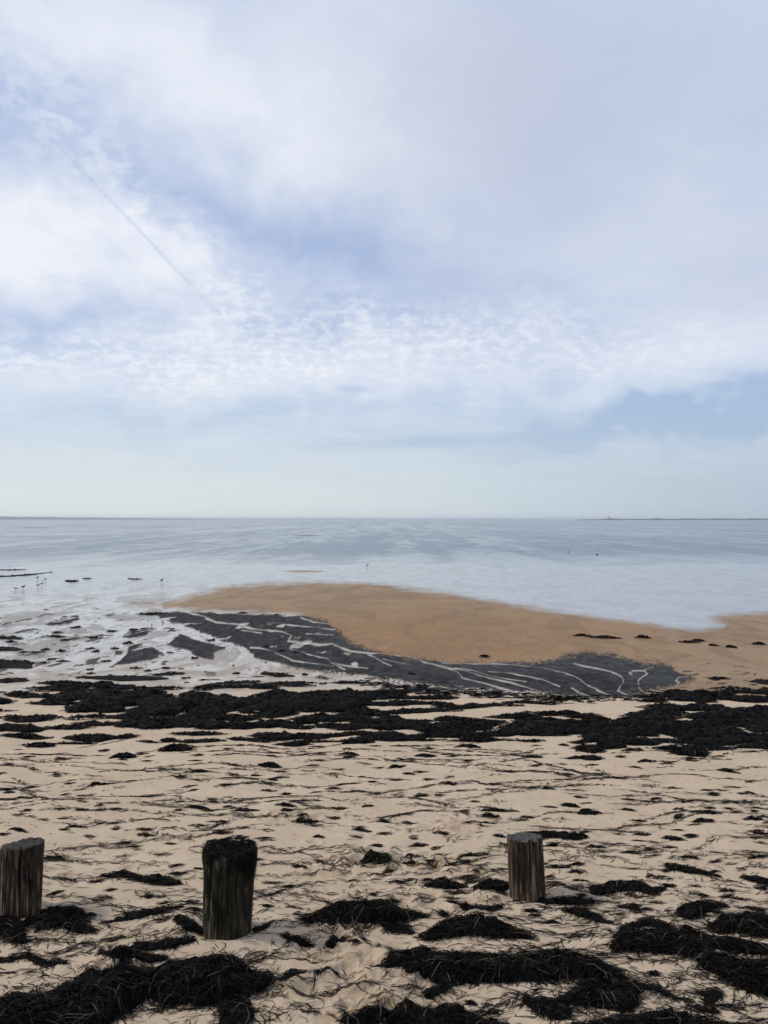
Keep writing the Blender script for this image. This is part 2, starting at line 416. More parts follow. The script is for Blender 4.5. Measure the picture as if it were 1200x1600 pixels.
BAR = [(195, 945), (260, 942), (300, 930), (350, 916), (420, 911), (500, 909), (580, 911), (640, 918), (700, 928), (760, 938), (820, 947), (900, 960),
       (960, 968), (1030, 977), (1090, 984), (1130, 979), (1105, 965), (1150, 959), (1210, 957), (1700, 962), (1700, 1110), (1215, 1092), (1090, 1092), (1030, 1088), (1000, 1070), (960, 1050),
       (900, 1050), (830, 1054), (720, 1052), (640, 1042), (590, 1032), (530, 1017), (500, 990), (465, 965), (400, 958), (330, 955), (260, 950)]
MUDS = [[(228, 957), (262, 957), (330, 958), (400, 960), (465, 961), (510, 970), (530, 990), (550, 1008), (600, 1020), (650, 1030), (700, 1036), (760, 1037), (830, 1036),
         (880, 1028), (920, 1021), (960, 1025), (1000, 1036), (1045, 1042), (1060, 1050), (1085, 1055), (1070, 1066), (1040, 1074), (1000, 1083), (960, 1089), (900, 1088), (820, 1083),
         (740, 1077), (680, 1071), (620, 1063), (560, 1055), (500, 1050), (470, 1046), (430, 1035), (400, 1028), (385, 1012), (350, 1003), (320, 990), (290, 978), (255, 967)],
        [(262, 1008), (282, 992), (300, 998), (330, 1005), (352, 1012), (332, 1019), (334, 1031), (318, 1029), (305, 1022), (290, 1014)],
        [(158, 1047), (190, 1031), (203, 1010), (222, 1005), (257, 1020), (235, 1031), (200, 1038)],
        [(190, 997), (205, 984), (226, 984), (232, 992), (205, 998)], [(72, 976), (100, 963), (122, 962), (127, 970), (105, 974)],
        [(176, 1026), (180, 1016), (196, 1016), (192, 1026)], [(488, 1060), (500, 1056), (526, 1061), (505, 1063)], [(1060, 1064), (1075, 1058), (1084, 1061), (1070, 1066)]]
RIVS = [([(292, 957), (318, 964), (340, 974), (375, 976), (400, 984), (440, 987), (456, 995), (450, 1003), (500, 1008), (520, 1007), (550, 1018), (575, 1021), (600, 1022), (640, 1027), (665, 1037), (700, 1045)], 2.6),
        ([(575, 1022), (592, 1032), (612, 1041)], 1.5), ([(598, 1030), (640, 1040)], .8),
        ([(695, 1043), (712, 1050), (722, 1060), (737, 1064), (760, 1069), (790, 1076), (818, 1083)], 1.7), ([(700, 1044), (730, 1050), (748, 1056), (765, 1060), (800, 1067), (828, 1076), (850, 1084)], 1.5),
        ([(712, 1045), (738, 1048), (760, 1056), (790, 1061), (822, 1066)], 1.0), ([(762, 1050), (800, 1053), (830, 1059), (850, 1064), (875, 1074)], .9), ([(893, 1076), (905, 1083), (925, 1089)], .9),
        ([(690, 1037), (780, 1038), (820, 1042), (850, 1046), (885, 1053), (906, 1062), (914, 1070), (935, 1079), (953, 1087)], 1.5),
        ([(895, 1037), (930, 1044), (955, 1050), (970, 1057), (973, 1064), (968, 1071), (966, 1080), (978, 1086)], 1.8),
        ([(1020, 1043), (1006, 1047), (1012, 1053), (1003, 1058), (996, 1064), (996, 1074), (1004, 1082), (1020, 1087)], 1.7), ([(988, 1055), (984, 1052), (990, 1048), (1004, 1048)], 1.1),
        ([(1075, 1057), (1058, 1059), (1057, 1064), (1062, 1067), (1052, 1074), (1046, 1080)], 1.2), ([(1190, 1055), (1210, 1049)], 1.2),
        ([(392, 1013), (410, 1014), (428, 1020), (445, 1027), (460, 1033), (500, 1038), (520, 1041)], 1.7), ([(452, 1013), (470, 1019), (490, 1025), (512, 1030), (516, 1036), (540, 1046)], 1.5),
        ([(515, 1036), (545, 1041), (575, 1045)], .9), ([(470, 965), (490, 972), (515, 975)], .6), ([(440, 975), (480, 979), (525, 984)], .7), ([(480, 991), (520, 993)], .6), ([(380, 985), (410, 990)], 1.0)]

ys = np.concatenate([np.arange(1722, 1096, -1.4), np.arange(1096, 940, -.8), np.arange(940, 868, -1.4)])
drow = d_of_row(ys)
drow = np.concatenate([[-300, -120, -50, -20, -8, -3, 0, 1.0, 1.6, 2.0], drow, [drow[-1] * k for k in (1.05, 1.12, 1.25, 1.5, 2, 3, 5, 10, 20)]])
xc = np.arange(-170, 1371, 1.5)
ext = np.array([60, 160, 400, 900, 2200, 6000, 16000, 40000.])
xc = np.concatenate([-170 - ext[::-1], xc, 1370 + ext])
dd, xx = np.meshgrid(drow, xc, indexing='ij')
GX = (xx - CX) / F * np.maximum(dd, 2.2); GY = dd
PYr = np.where(GY > 1.5, row_of_d(np.maximum(GY, 1.5)), 3000); PXr = (GX / np.maximum(GY, .5)) * F + CX
shape = GX.shape
bar = np.zeros(shape); mud = np.zeros(shape); riv = np.zeros(shape); wet = np.zeros(shape); org = np.zeros(shape)
s = (PYr < 1130) & (PYr > 850)
px_, py_ = PXr[s], PYr[s]; gx_, gy_ = GX[s], GY[s]
n1 = fbm(gx_ * 1.1, gy_ * 1.1, 5, 51, .6); n2 = fbm(gx_ * 3.0, gy_ * 1.2, 4, 61, .6)
n3 = fbm(gx_ * 7, gy_ * 3.5, 3, 66, .7)
b_ = sstep(sdf_poly(px_, py_, BAR) + 5 * n1 + 2.0 * n2 + 2 * n3, -7, 8)
m_ = np.zeros(px_.shape); wn = np.random.default_rng(4).normal(0, .5, px_.shape)
for p in MUDS: m_ = np.maximum(m_, sstep(sdf_poly(px_, py_, p) + 2.8 * n1 + 2.6 * n2 + (4.5 * n3 + 3 * wn) * sstep(px_, 450, 560) + 1.2 * wn, -.8, 1.2))
r_ = np.zeros(px_.shape)
for pts, wd in RIVS:
    line = 1 - sstep(dist_line(px_ + 4 * n2, py_ + 1.8 * n1, pts) / (max(wd * .55, .75) * np.clip(1 + 1.0 * n2 + .3 * n3, .4, 2.0)), .35, 1.4)
    r_ = np.maximum(r_, line * np.clip(.75 + .8 * n2, .25, 1))
holes = sstep(fbm(gx_ * 2.2, gy_ * .9, 5, 71, .62) , .25, .40) * (px_ < 560)       # sand islands and puddles in the mud
m_ = m_ * (1 - .85 * holes)
spots = sstep(fbm(gx_ * 2.4, gy_ * .9, 5, 73, .66), .36, .42) * sstep(px_, -900, -100) * (1 - sstep(px_, 330, 420)) * sstep(py_, 940, 975) * (1 - sstep(py_, 1045, 1068))
m_ = np.maximum(m_, .85 * spots)
lowtip = np.interp(px_, [-2000, 0, 120, 300, 480, 640, 760, 900, 1000, 1300], [1092, 1088, 1084, 1086, 1076, 1078, 1084, 1088, 1080, 1050])
w_ = sstep(lowtip - py_ + 5 * n1, -4, 6)
w_ = w_ * (1 - .45 * sstep(py_, 1000, 1080))
o_ = np.exp(-((px_ - 620) / 420) ** 2 - ((py_ - 1000) / 60) ** 2)
o_ = np.clip(o_ * 1.15 + .25 * n1, 0, 1)
bar[s], mud[s], riv[s], wet[s], org[s] = b_, m_, r_ * (1 - sstep(b_ - m_, .5, 1)), w_, o_
wet[PYr <= 850] = 1
braid = .30 + .70 * sstep(PYr, 905, 950) * (1 - sstep(PXr, 560, 760))
GZ = gz(GX, GY) + .03 * bar * (1 - mud) * sstep(GY, 13, 17) + .012 * mud - .008 * riv
tramp = np.zeros(shape); q = (GY > 1.8) & (GY < 6) & (np.abs(GX) < 3); tramp[q] = trample(GX[q], GY[q])
nr, nc = shape
idx = np.arange(nr * nc).reshape(nr, nc)
quads = np.stack([idx[:-1, :-1], idx[:-1, 1:], idx[1:, 1:], idx[1:, :-1]], -1).reshape(-1, 4)
me = mesh_np('beach', np.stack([GX, GY, GZ], -1).reshape(-1, 3), quads)
for k, a in (('bar', bar), ('mud', mud), ('wet', wet), ('riv', riv), ('orange', org), ('trample', tramp), ('braid', braid)): fattr(me, k, a)
smooth(me)
beach = obj('beach', me, M_ground); beach['kind'] = 'structure'

# ------------------------------------------------------------------ sea
S = 45000.0
yg = np.array([38, 60, 100, 200, 400, 1000, 3000, 9000, 20000, S]); xg = np.array([-S, -9000, -1500, -300, -60, 0, 60, 300, 1500, 9000, S])
sy, sx_ = np.meshgrid(yg, xg, indexing='ij')
i2 = np.arange(sy.size).reshape(sy.shape)
me = mesh_np('sea', np.stack([sx_, sy, np.full(sy.shape, SEA)], -1).reshape(-1, 3), np.stack([i2[:-1, :-1], i2[:-1, 1:], i2[1:, 1:], i2[1:, :-1]], -1).reshape(-1, 4))
sea = obj('sea', me, M_sea); sea['kind'] = 'structure'

# ------------------------------------------------------------------ eelgrass builders
def ribbons(x, y, ang, L, W, curv, zf, lift, tone, segs=3, tilt=None):
    """flat blades lying on the surface zf; returns verts, quads, tone per vertex"""
    n = len(x); k = segs + 1
    t = np.linspace(-.5, .5, k)[None, :]
    a = ang[:, None] + curv[:, None] * t
    st = L[:, None] / segs
    cxs = np.cumsum(np.cos(a) * st, 1); cys = np.cumsum(np.sin(a) * st, 1)
    X = x[:, None] + cxs - cxs.mean(1, keepdims=True); Y = y[:, None] + cys - cys.mean(1, keepdims=True)
    Z = zf(X.ravel(), Y.ravel()).reshape(n, k) + lift[:, None] * (1 - (2 * t) ** 2 * .8) + .0012
    wprof = np.interp(np.linspace(0, 1, k), [0, .15, .8, 1], [.6, 1, .9, .35])[None, :]
    wx = -np.sin(a) * W[:, None] * .5 * wprof; wy = np.cos(a) * W[:, None] * .5 * wprof
    if tilt is None: tilt = np.zeros(n)
    ct = np.cos(tilt)[:, None]; sn = np.sin(tilt)[:, None]; hw = W[:, None] * .5 * wprof * sn
    A = np.stack([X + wx * ct, Y + wy * ct, Z + hw], -1); B = np.stack([X - wx * ct, Y - wy * ct, Z - hw + np.abs(hw)], -1)
    V = np.stack([A, B], 2).reshape(-1, 3)
    base = (np.arange(n) * k * 2)[:, None] + (np.arange(segs) * 2)[None, :]
    Q = np.stack([base, base + 1, base + 3, base + 2], -1).reshape(-1, 4)
    return V, Q, np.repeat(tone, k * 2)

def join(parts):
    V = []; Q = []; T = []; o = 0
    for v, q, t in parts:
        V.append(v); Q.append(q + o); T.append(t); o += len(v)
    return np.concatenate(V), np.concatenate(Q), np.concatenate(T)

def build_heap(spine, blades=None, hk=.42, flow=0.0, seed=0, fringe=.35, grow=1.15, zoff=0.0):
    """spine: photo points (x, y, half thickness); returns ground centre + mesh data in world coordinates"""
    r = np.random.default_rng(100 + seed)
    caps = []
    for x, y, v in spine:
        d = float(d_of_row(y)); hc = EYE - float(zb(d))
        rr = grow * 2 * v / (2 * F * hc / d ** 2 * .92 + hk * F / d)
        H = hk * rr
        gx, gy = px2ground(x, y + H * F / d * .5)
        caps.append((float(gx), float(gy), rr, H))
    caps = np.array(caps)
    if len(caps) == 1: caps = np.concatenate([caps, caps + np.array([[1e-3, 0, 0, 0]])])
    dmean = caps[:, 1].mean()
    def prof(X, Y):
        best = np.full(X.shape, -9.); hh = np.zeros(X.shape); rb = np.full(X.shape, .01)
        for a, b in zip(caps[:-1], caps[1:]):
            ex, ey = b[0] - a[0], b[1] - a[1]
            t = np.clip(((X - a[0]) * ex + (Y - a[1]) * ey) / (ex * ex + ey * ey + 1e-9), 0, 1)
            rad = a[2] + t * (b[2] - a[2]); dist = np.hypot(X - a[0] - t * ex, Y - a[1] - t * ey)
            fv = 1 - (dist / rad) ** 2
            up = fv > best
            hh = np.where(up, a[3] + t * (b[3] - a[3]), hh); rb = np.where(up, rad, rb); best = np.maximum(best, fv)
        return best, hh, rb
    rm = caps[:, 2].max()
    sc_ = .5 / rm
    def hf(X, Y):
        f, hh, rb = prof(X, Y)
        f = f + .55 * fbm(X * 1.6 * sc_, Y * 1.6 * sc_, 4, 200 + seed, .6) + .06
        h = hh * np.sqrt(np.clip(f, 0, 1)) * (1 + .35 * fbm(X * 3 * sc_, Y * 3 * sc_, 3, 300 + seed)) + np.where(f > 0, .010 * fbm(X * 45, Y * 45, 3, 400) * np.minimum(1, hh / .05), 0)
        return f, np.maximum(h, 0)
    pad = rm * 1.35
    x0, x1 = caps[:, 0].min() - pad, caps[:, 0].max() + pad; y0, y1 = caps[:, 1].min() - pad, caps[:, 1].max() + pad
    cell = max(.0075, dmean * .0014, (x1 - x0) / 130)
    nx, ny = int((x1 - x0) / cell) + 2, max(8, int((y1 - y0) / cell) + 2)
    gx, gy = np.meshgrid(np.linspace(x0, x1, nx), np.linspace(y0, y1, ny), indexing='ij')
    f, h = hf(gx, gy)
    z = gz(gx, gy) + zoff + h - .012 * (f < .05) - .002
    keep = f > -.06
    ii = np.arange(nx * ny).reshape(nx, ny)
    kq = keep[:-1, :-1] & keep[1:, :-1] & keep[1:, 1:] & keep[:-1, 1:]
    Q = np.stack([ii[:-1, :-1], ii[1:, :-1], ii[1:, 1:], ii[:-1, 1:]], -1)[kq]
    used, invi = np.unique(Q, return_inverse=True)
    V = np.stack([gx, gy, z], -1).reshape(-1, 3)[used]; Q = invi.reshape(-1, 4)
    parts = [(V, Q, r.random(len(V)) ** 2 * .85)]
    area = kq.sum() * cell * cell
    if blades is None: blades = int(np.clip(area * 15000, 30, 3400))
    bx = []; by = []
    need = blades
    for _ in range(12):
        X = r.uniform(x0, x1, blades * 3); Y = r.uniform(y0, y1, blades * 3)
        ff, _h = hf(X, Y)
        ok = (ff > .03) | ((ff > -.55) & (r.random(len(X)) < fringe * np.exp(ff * 4)))
        bx.append(X[ok]); by.append(Y[ok]); need -= ok.sum()
        if need <= 0: break
    bx = np.concatenate(bx)[:blades]; by = np.concatenate(by)[:blades]; n = len(bx)
    sizef = np.clip(rm / .12, .35, 1.0)
    wmin = max(.0028, dmean * .0008)
    zf = lambda X, Y: gz(X, Y) + zoff + hf(X, Y)[1]
    args = dict(ang=r.normal(flow, .75, n) + (r.random(n) < .3) * r.uniform(0, 3.14, n), L=r.uniform(.035, .13, n) * sizef, W=r.uniform(.8, 1.7, n) * wmin, curv=r.normal(0, 1.1, n),
                lift=np.abs(r.normal(0, .007, n)) * sizef, tone=r.random(n) ** 1.3 * .97, tilt=r.normal(0, .7, n))
    parts.append(ribbons(bx, by, zf=zf, **args))
    ns = int(n * .012) if dmean < 4.2 else 0
    straw = None
    if ns > 3:
        j = r.integers(0, n, ns)
        straw = ribbons(bx[j], by[j], r.normal(flow + .6, 1.0, ns), r.uniform(.04, .14, ns), np.full(ns, .0016), r.normal(0, .9, ns), zf, np.full(ns, .010), r.random(ns), tilt=r.normal(0, .5, ns))
    cx0, cy0 = float(caps[:, 0].mean()), float(caps[:, 1].mean())
    return (cx0, cy0, float(gz(np.array([cx0]), np.array([cy0]))[0])), join(parts), straw

_hn = [0]
def heap(label, spine, group=None, mat=None, name='seaweed_heap', **kw):
    _hn[0] += 1
    c0, (V, Q, T), straw = build_heap(spine, seed=_hn[0], **kw)
    me = mesh_np(name, V - np.array(c0), Q); fattr(me, 'tone', T)
    o = obj(name, me, mat or M_weed, loc=c0)
    tag(o, label, 'seaweed', group)
    if straw:
        v, q, t = straw
        m2 = mesh_np('dry_blades', v - np.array(c0), q); fattr(m2, 'tone', t)
        c = obj('dry_blades', m2, M_straw, o); c['label'] = 'pale dried eelgrass blades lying over the black heap'; c['kind'] = 'stuff'
    return o

# ------------------------------------------------------------------ foreground heaps, traced one by one
G1 = 'seaweed heaps around the posts'
near = [
 ('broad black seaweed heap filling the bottom left corner of the picture', [(-60, 1590, 24), (20, 1580, 34), (90, 1584, 32), (150, 1560, 42), (200, 1535, 30), (222, 1524, 10)], {}),
 ('long thin seaweed arm running up from the bottom left corner heap', [(75, 1553, 7), (110, 1536, 10), (150, 1520, 11), (190, 1510, 10)], {}),
 ('domed black seaweed heap in front of the mossy middle post', [(262, 1545, 16), (290, 1527, 34), (330, 1524, 38), (365, 1530, 26), (400, 1534, 13), (416, 1522, 5)], {}),
 ('ragged seaweed tail spilling down from the domed heap towards the bottom edge', [(362, 1562, 14), (372, 1582, 16), (362, 1605, 12)], {'hk': .18}),
 ('curved two lobed seaweed heap left of the middle post foot', [(165, 1488, 6), (190, 1492, 11), (225, 1498, 9), (258, 1495, 5)], {}),
 ('narrow seaweed strip touching the upper side of the curved two lobed heap', [(220, 1479, 8), (255, 1475, 9), (300, 1470, 6)], {}),
 ('pointed seaweed heap at the foot of the left slanted post', [(52, 1440, 8), (80, 1434, 15), (104, 1430, 16), (126, 1446, 8), (146, 1452, 4)], {}),
 ('small seaweed heap cut by the left edge below the left post', [(-6, 1444, 12), (12, 1446, 14), (30, 1460, 7), (42, 1466, 3)], {'hk': .25}),
 ('seaweed strip against the left foot of the middle post', [(280, 1440, 5), (300, 1447, 9), (318, 1450, 6)], {}),
 ('wide flat seaweed heap between the middle and right posts', [(482, 1428, 7), (520, 1420, 17), (560, 1416, 19), (600, 1420, 18), (640, 1422, 8), (664, 1424, 3)], {}),
 ('ragged seaweed tail hanging under the wide flat heap right end', [(600, 1440, 8), (622, 1444, 10), (640, 1452, 5)], {'hk': .2}),
 ('humped seaweed heap left of and below the right post', [(668, 1460, 8), (700, 1448, 16), (750, 1446, 18), (790, 1456, 12), (830, 1466, 4)], {}),
 ('small tuft on top of the humped heap below the right post', [(738, 1428, 6), (750, 1427, 5)], {}),
 ('long black seaweed ridge running across the lower middle sand', [(645, 1510, 10), (690, 1508, 20), (760, 1508, 22), (830, 1508, 22), (880, 1500, 22), (920, 1508, 16), (960, 1520, 8), (978, 1528, 3)], {}),
 ('low seaweed lump at the left end of the long black ridge', [(604, 1504, 7), (625, 1494, 13), (655, 1490, 11), (680, 1496, 5)], {'hk': .28}),
 ('rounded seaweed lobe hanging below the right end of the long ridge', [(900, 1556, 12), (935, 1545, 22), (965, 1555, 20), (980, 1540, 10)], {}),
 ('thin seaweed tail trailing right from the rounded lobe', [(985, 1535, 6), (1020, 1540, 6), (1050, 1556, 4), (1075, 1559, 2)], {'hk': .25}),
 ('tilted leaf shaped seaweed clump under the long black ridge', [(822, 1560, 6), (845, 1568, 12), (870, 1572, 14), (878, 1560, 7)], {'hk': .3}),
 ('short seaweed smear left below the long ridge', [(668, 1554, 5), (690, 1540, 8), (712, 1530, 7)], {'hk': .2}),
 ('wide seaweed heap cut by the bottom edge in the middle', [(545, 1592, 10), (600, 1585, 18), (660, 1584, 22), (710, 1584, 18), (750, 1590, 10), (785, 1592, 4)], {'grow': 1.1}),
 ('long seaweed heap cut by the bottom edge at the right', [(900, 1604, 10), (980, 1595, 15), (1050, 1592, 17), (1130, 1598, 14), (1230, 1604, 14)], {}),
 ('broad drooping seaweed heap at the right between post and picture edge', [(965, 1478, 8), (990, 1470, 16), (1030, 1466, 21), (1070, 1474, 18), (1095, 1484, 12)], {}),
 ('arched seaweed band over the top of the broad drooping heap', [(968, 1462, 5), (985, 1446, 6), (1010, 1440, 8), (1040, 1448, 6), (1060, 1455, 4)], {'hk': .28}),
 ('large tangled seaweed heap at the right picture edge below the domed one', [(1090, 1488, 10), (1120, 1500, 18), (1160, 1510, 24), (1205, 1512, 26), (1250, 1508, 20)], {}),
 ('seaweed bridge joining two heaps near the right picture edge', [(1075, 1452, 8), (1110, 1464, 13), (1150, 1470, 13), (1200, 1478, 8)], {'hk': .25}),
 ('domed seaweed heap at the right picture edge', [(1118, 1440, 8), (1150, 1434, 16), (1190, 1436, 20), (1240, 1440, 16)], {}),
 ('boomerang shaped seaweed clump above the broad drooping heap', [(1066, 1426, 7), (1080, 1416, 11), (1100, 1409, 9), (1126, 1410, 5)], {}),
 ('flat elongated seaweed clump right of the right post', [(930, 1386, 7), (960, 1381, 10), (995, 1381, 9), (1015, 1390, 6), (1030, 1386, 4)], {}),
 ('slanting seaweed clump right of the right post foot', [(884, 1420, 5), (905, 1423, 9), (930, 1431, 7), (952, 1438, 3)], {}),
 ('dark bar along the sand at the right post foot', [(850, 1404, 6), (880, 1401, 7), (905, 1400, 7), (925, 1402, 3)], {}),  # low black bar of blades stretching right from the post foot
 ('seaweed strip at the top right corner of the right post', [(845, 1302, 6), (870, 1305, 6), (895, 1308, 7), (905, 1308, 5)], {}),
 ('tuft of seaweed just left of the right post', [(748, 1383, 6), (770, 1379, 9), (790, 1378, 7)], {}),
 ('dome shaped seaweed tuft between the wide heap and the right post', [(670, 1378, 5), (692, 1375, 10), (722, 1380, 4)], {}),
 ('greenish seaweed tuft midway between middle and right posts', [(568, 1340, 4), (586, 1335, 8), (606, 1340, 4)], {'mat': M_weed_green}),
 ('pointed seaweed clump up right of the flat elongated one', [(1044, 1350, 5), (1070, 1353, 7), (1100, 1360, 5), (1118, 1364, 3)], {}),
 ('seaweed clump cut by the right edge above the domed heap', [(1165, 1368, 5), (1185, 1373, 7), (1215, 1380, 6)], {}),
 ('lens shaped seaweed clump left of the middle post', [(166, 1366, 4), (190, 1363, 7), (217, 1367, 4)], {}),
 ('domed seaweed clump beside the lens shaped one left of the middle post', [(222, 1372, 5), (248, 1370, 9), (278, 1374, 4)], {}),
 ('small greenish tuft just right of the left post top', [(76, 1337, 4), (88, 1336, 5), (98, 1338, 3)], {'mat': M_weed_green}),
 ('slanting seaweed streak between left and middle posts', [(165, 1440, 3), (210, 1430, 5), (240, 1422, 7), (285, 1414, 3)], {'hk': .25}),
 ('thin seaweed streak right of the left post on pale sand', [(0, 1492, 5), (45, 1488, 4), (75, 1500, 5), (105, 1501, 3)], {'hk': .2}),
 ('small seaweed scrap on trampled sand right of the domed heap', [(445, 1524, 6), (460, 1517, 7), (474, 1520, 5)], {}),
 ('second small seaweed scrap farther right on the trampled sand', [(496, 1526, 4), (510, 1517, 7), (526, 1520, 4)], {}),
 ('hook shaped seaweed scrap right of the middle post foot', [(448, 1462, 5), (462, 1468, 6), (488, 1471, 3)], {'hk': .25}),
 ('short leaning seaweed scrap under the wide flat heap', [(516, 1474, 5), (528, 1466, 5), (538, 1458, 3)], {}),
 ('seaweed wisp at the right foot of the middle post', [(398, 1448, 4), (412, 1444, 5), (424, 1440, 3)], {}),
 ('curved seaweed streak on the sand left of the right post foot', [(703, 1403, 3), (740, 1411, 4), (780, 1413, 3)], {'hk': .2}),
 ('small dark tuft above the broad drooping heap at right', [(970, 1412, 4), (984, 1413, 7), (992, 1420, 4)], {'hk': .2}),
 ('hanging seaweed scrap below the large tangled heap at right', [(1100, 1548, 6), (1115, 1545, 8), (1105, 1558, 6)], {'hk': .2}),
 ('short dark seaweed bar near the bottom right corner', [(1086, 1570, 4), (1100, 1570, 6), (1120, 1573, 3)], {}),
]
for lab, sp, kw in near: heap(lab, sp, group=G1, **kw)

# small tufts scattered over the open sand, all much alike
G2 = 'small tufts on the open sand'
ORD = 'first second third fourth fifth sixth seventh eighth ninth tenth eleventh twelfth thirteenth fourteenth fifteenth sixteenth seventeenth eighteenth nineteenth twentieth'.split()
def ordinals(items, bands):
    """for every (x, y, ...) its place from the left among those of its own row"""
    out = {}
    for lo, hi, text in bands:
        row = sorted([i for i, t in enumerate(items) if lo <= t[1] < hi], key=lambda i: items[i][0])
        for k, i in enumerate(row): out[i] = (ORD[k], text)
    return out
tufts = [(447, 1258, 30, 5), (447, 1267, 26, 5), (478, 1281, 42, 7), (565, 1292, 30, 5), (600, 1281, 26, 4), (576, 1257, 20, 3), (422, 1194, 34, 7), (890, 1254, 28, 7), (918, 1264, 34, 7), (780, 1262, 60, 6), (765, 1270, 26, 6), (1105, 1272, 40, 6),
         (1098, 1282, 34, 6), (1136, 1206, 36, 6), (312, 1261, 38, 6), (382, 1265, 34, 6), (310, 1205, 40, 4), (270, 1170, 40, 6), (190, 1180, 34, 6), (66, 1160, 40, 6), (155, 1225, 40, 4), (545, 1178, 30, 5), (560, 1160, 46, 7),
         (665, 1180, 34, 5), (730, 1165, 40, 5), (660, 1240, 24, 4), (1060, 1262, 20, 3), (1060, 1276, 18, 4), (1175, 1280, 30, 5), (1050, 1310, 36, 7), (1000, 1303, 26, 5), (988, 1332, 30, 6), (1080, 1338, 32, 4), (930, 1324, 34, 5),
         (900, 1358, 30, 5), (690, 1300, 30, 4), (655, 1312, 30, 5), (640, 1345, 30, 5), (740, 1333, 60, 5), (780, 1306, 22, 5), (860, 1322, 16, 5), (870, 1350, 40, 6), (905, 1372, 26, 4), (590, 1315, 24, 4), (500, 1305, 18, 4),
         (300, 1405, 26, 4), (232, 1395, 20, 4), (385, 1345, 26, 4), (830, 1180, 36, 4), (620, 1195, 30, 4), (905, 1182, 40, 5), (1010, 1190, 30, 4), (700, 1224, 24, 4), (980, 1260, 26, 4), (40, 1245, 40, 3), (120, 1290, 34, 3), (230, 1300, 30, 4), (30, 1300, 34, 4),
         (1170, 1235, 24, 3), (1140, 1400, 30, 4), (1180, 1300, 26, 5), (1180, 1340, 30, 4), (470, 1350, 24, 4), (620, 1372, 26, 3), (1010, 1420, 22, 4), (860, 1440, 22, 5), (1090, 1395, 34, 4), (1135, 1388, 30, 4), (555, 1470, 16, 4), (590, 1505, 20, 4), (770, 1572, 20, 9), (735, 1562, 16, 6), (1020, 1520, 22, 6)]
tl = ordinals(tufts, [(0, 1186, 'just below the black wrack band'), (1186, 1248, 'in the thin row below the wrack band'), (1248, 1275, 'in the row halfway to the posts'), (1275, 1311, 'in the row just above the post tops'), (1311, 1352, 'in the row level with the post tops'), (1352, 1430, 'in the row level with the post feet'), (1430, 2000, 'nearest the bottom edge')])
for i, (x, y, wd, th) in enumerate(tufts):
    a = rng.uniform(-.12, .12) * wd
    heap('%s from left of the small dark tufts %s' % tl[i], [(x - wd * .45, y + a * .5 + 1, th * .2), (x - wd * .12, y - 1, th * .55), (x + wd * .12, y, th * .55), (x + wd * .45, y - a * .5 + 1, th * .2)], group=G2, name='seaweed_tuft')

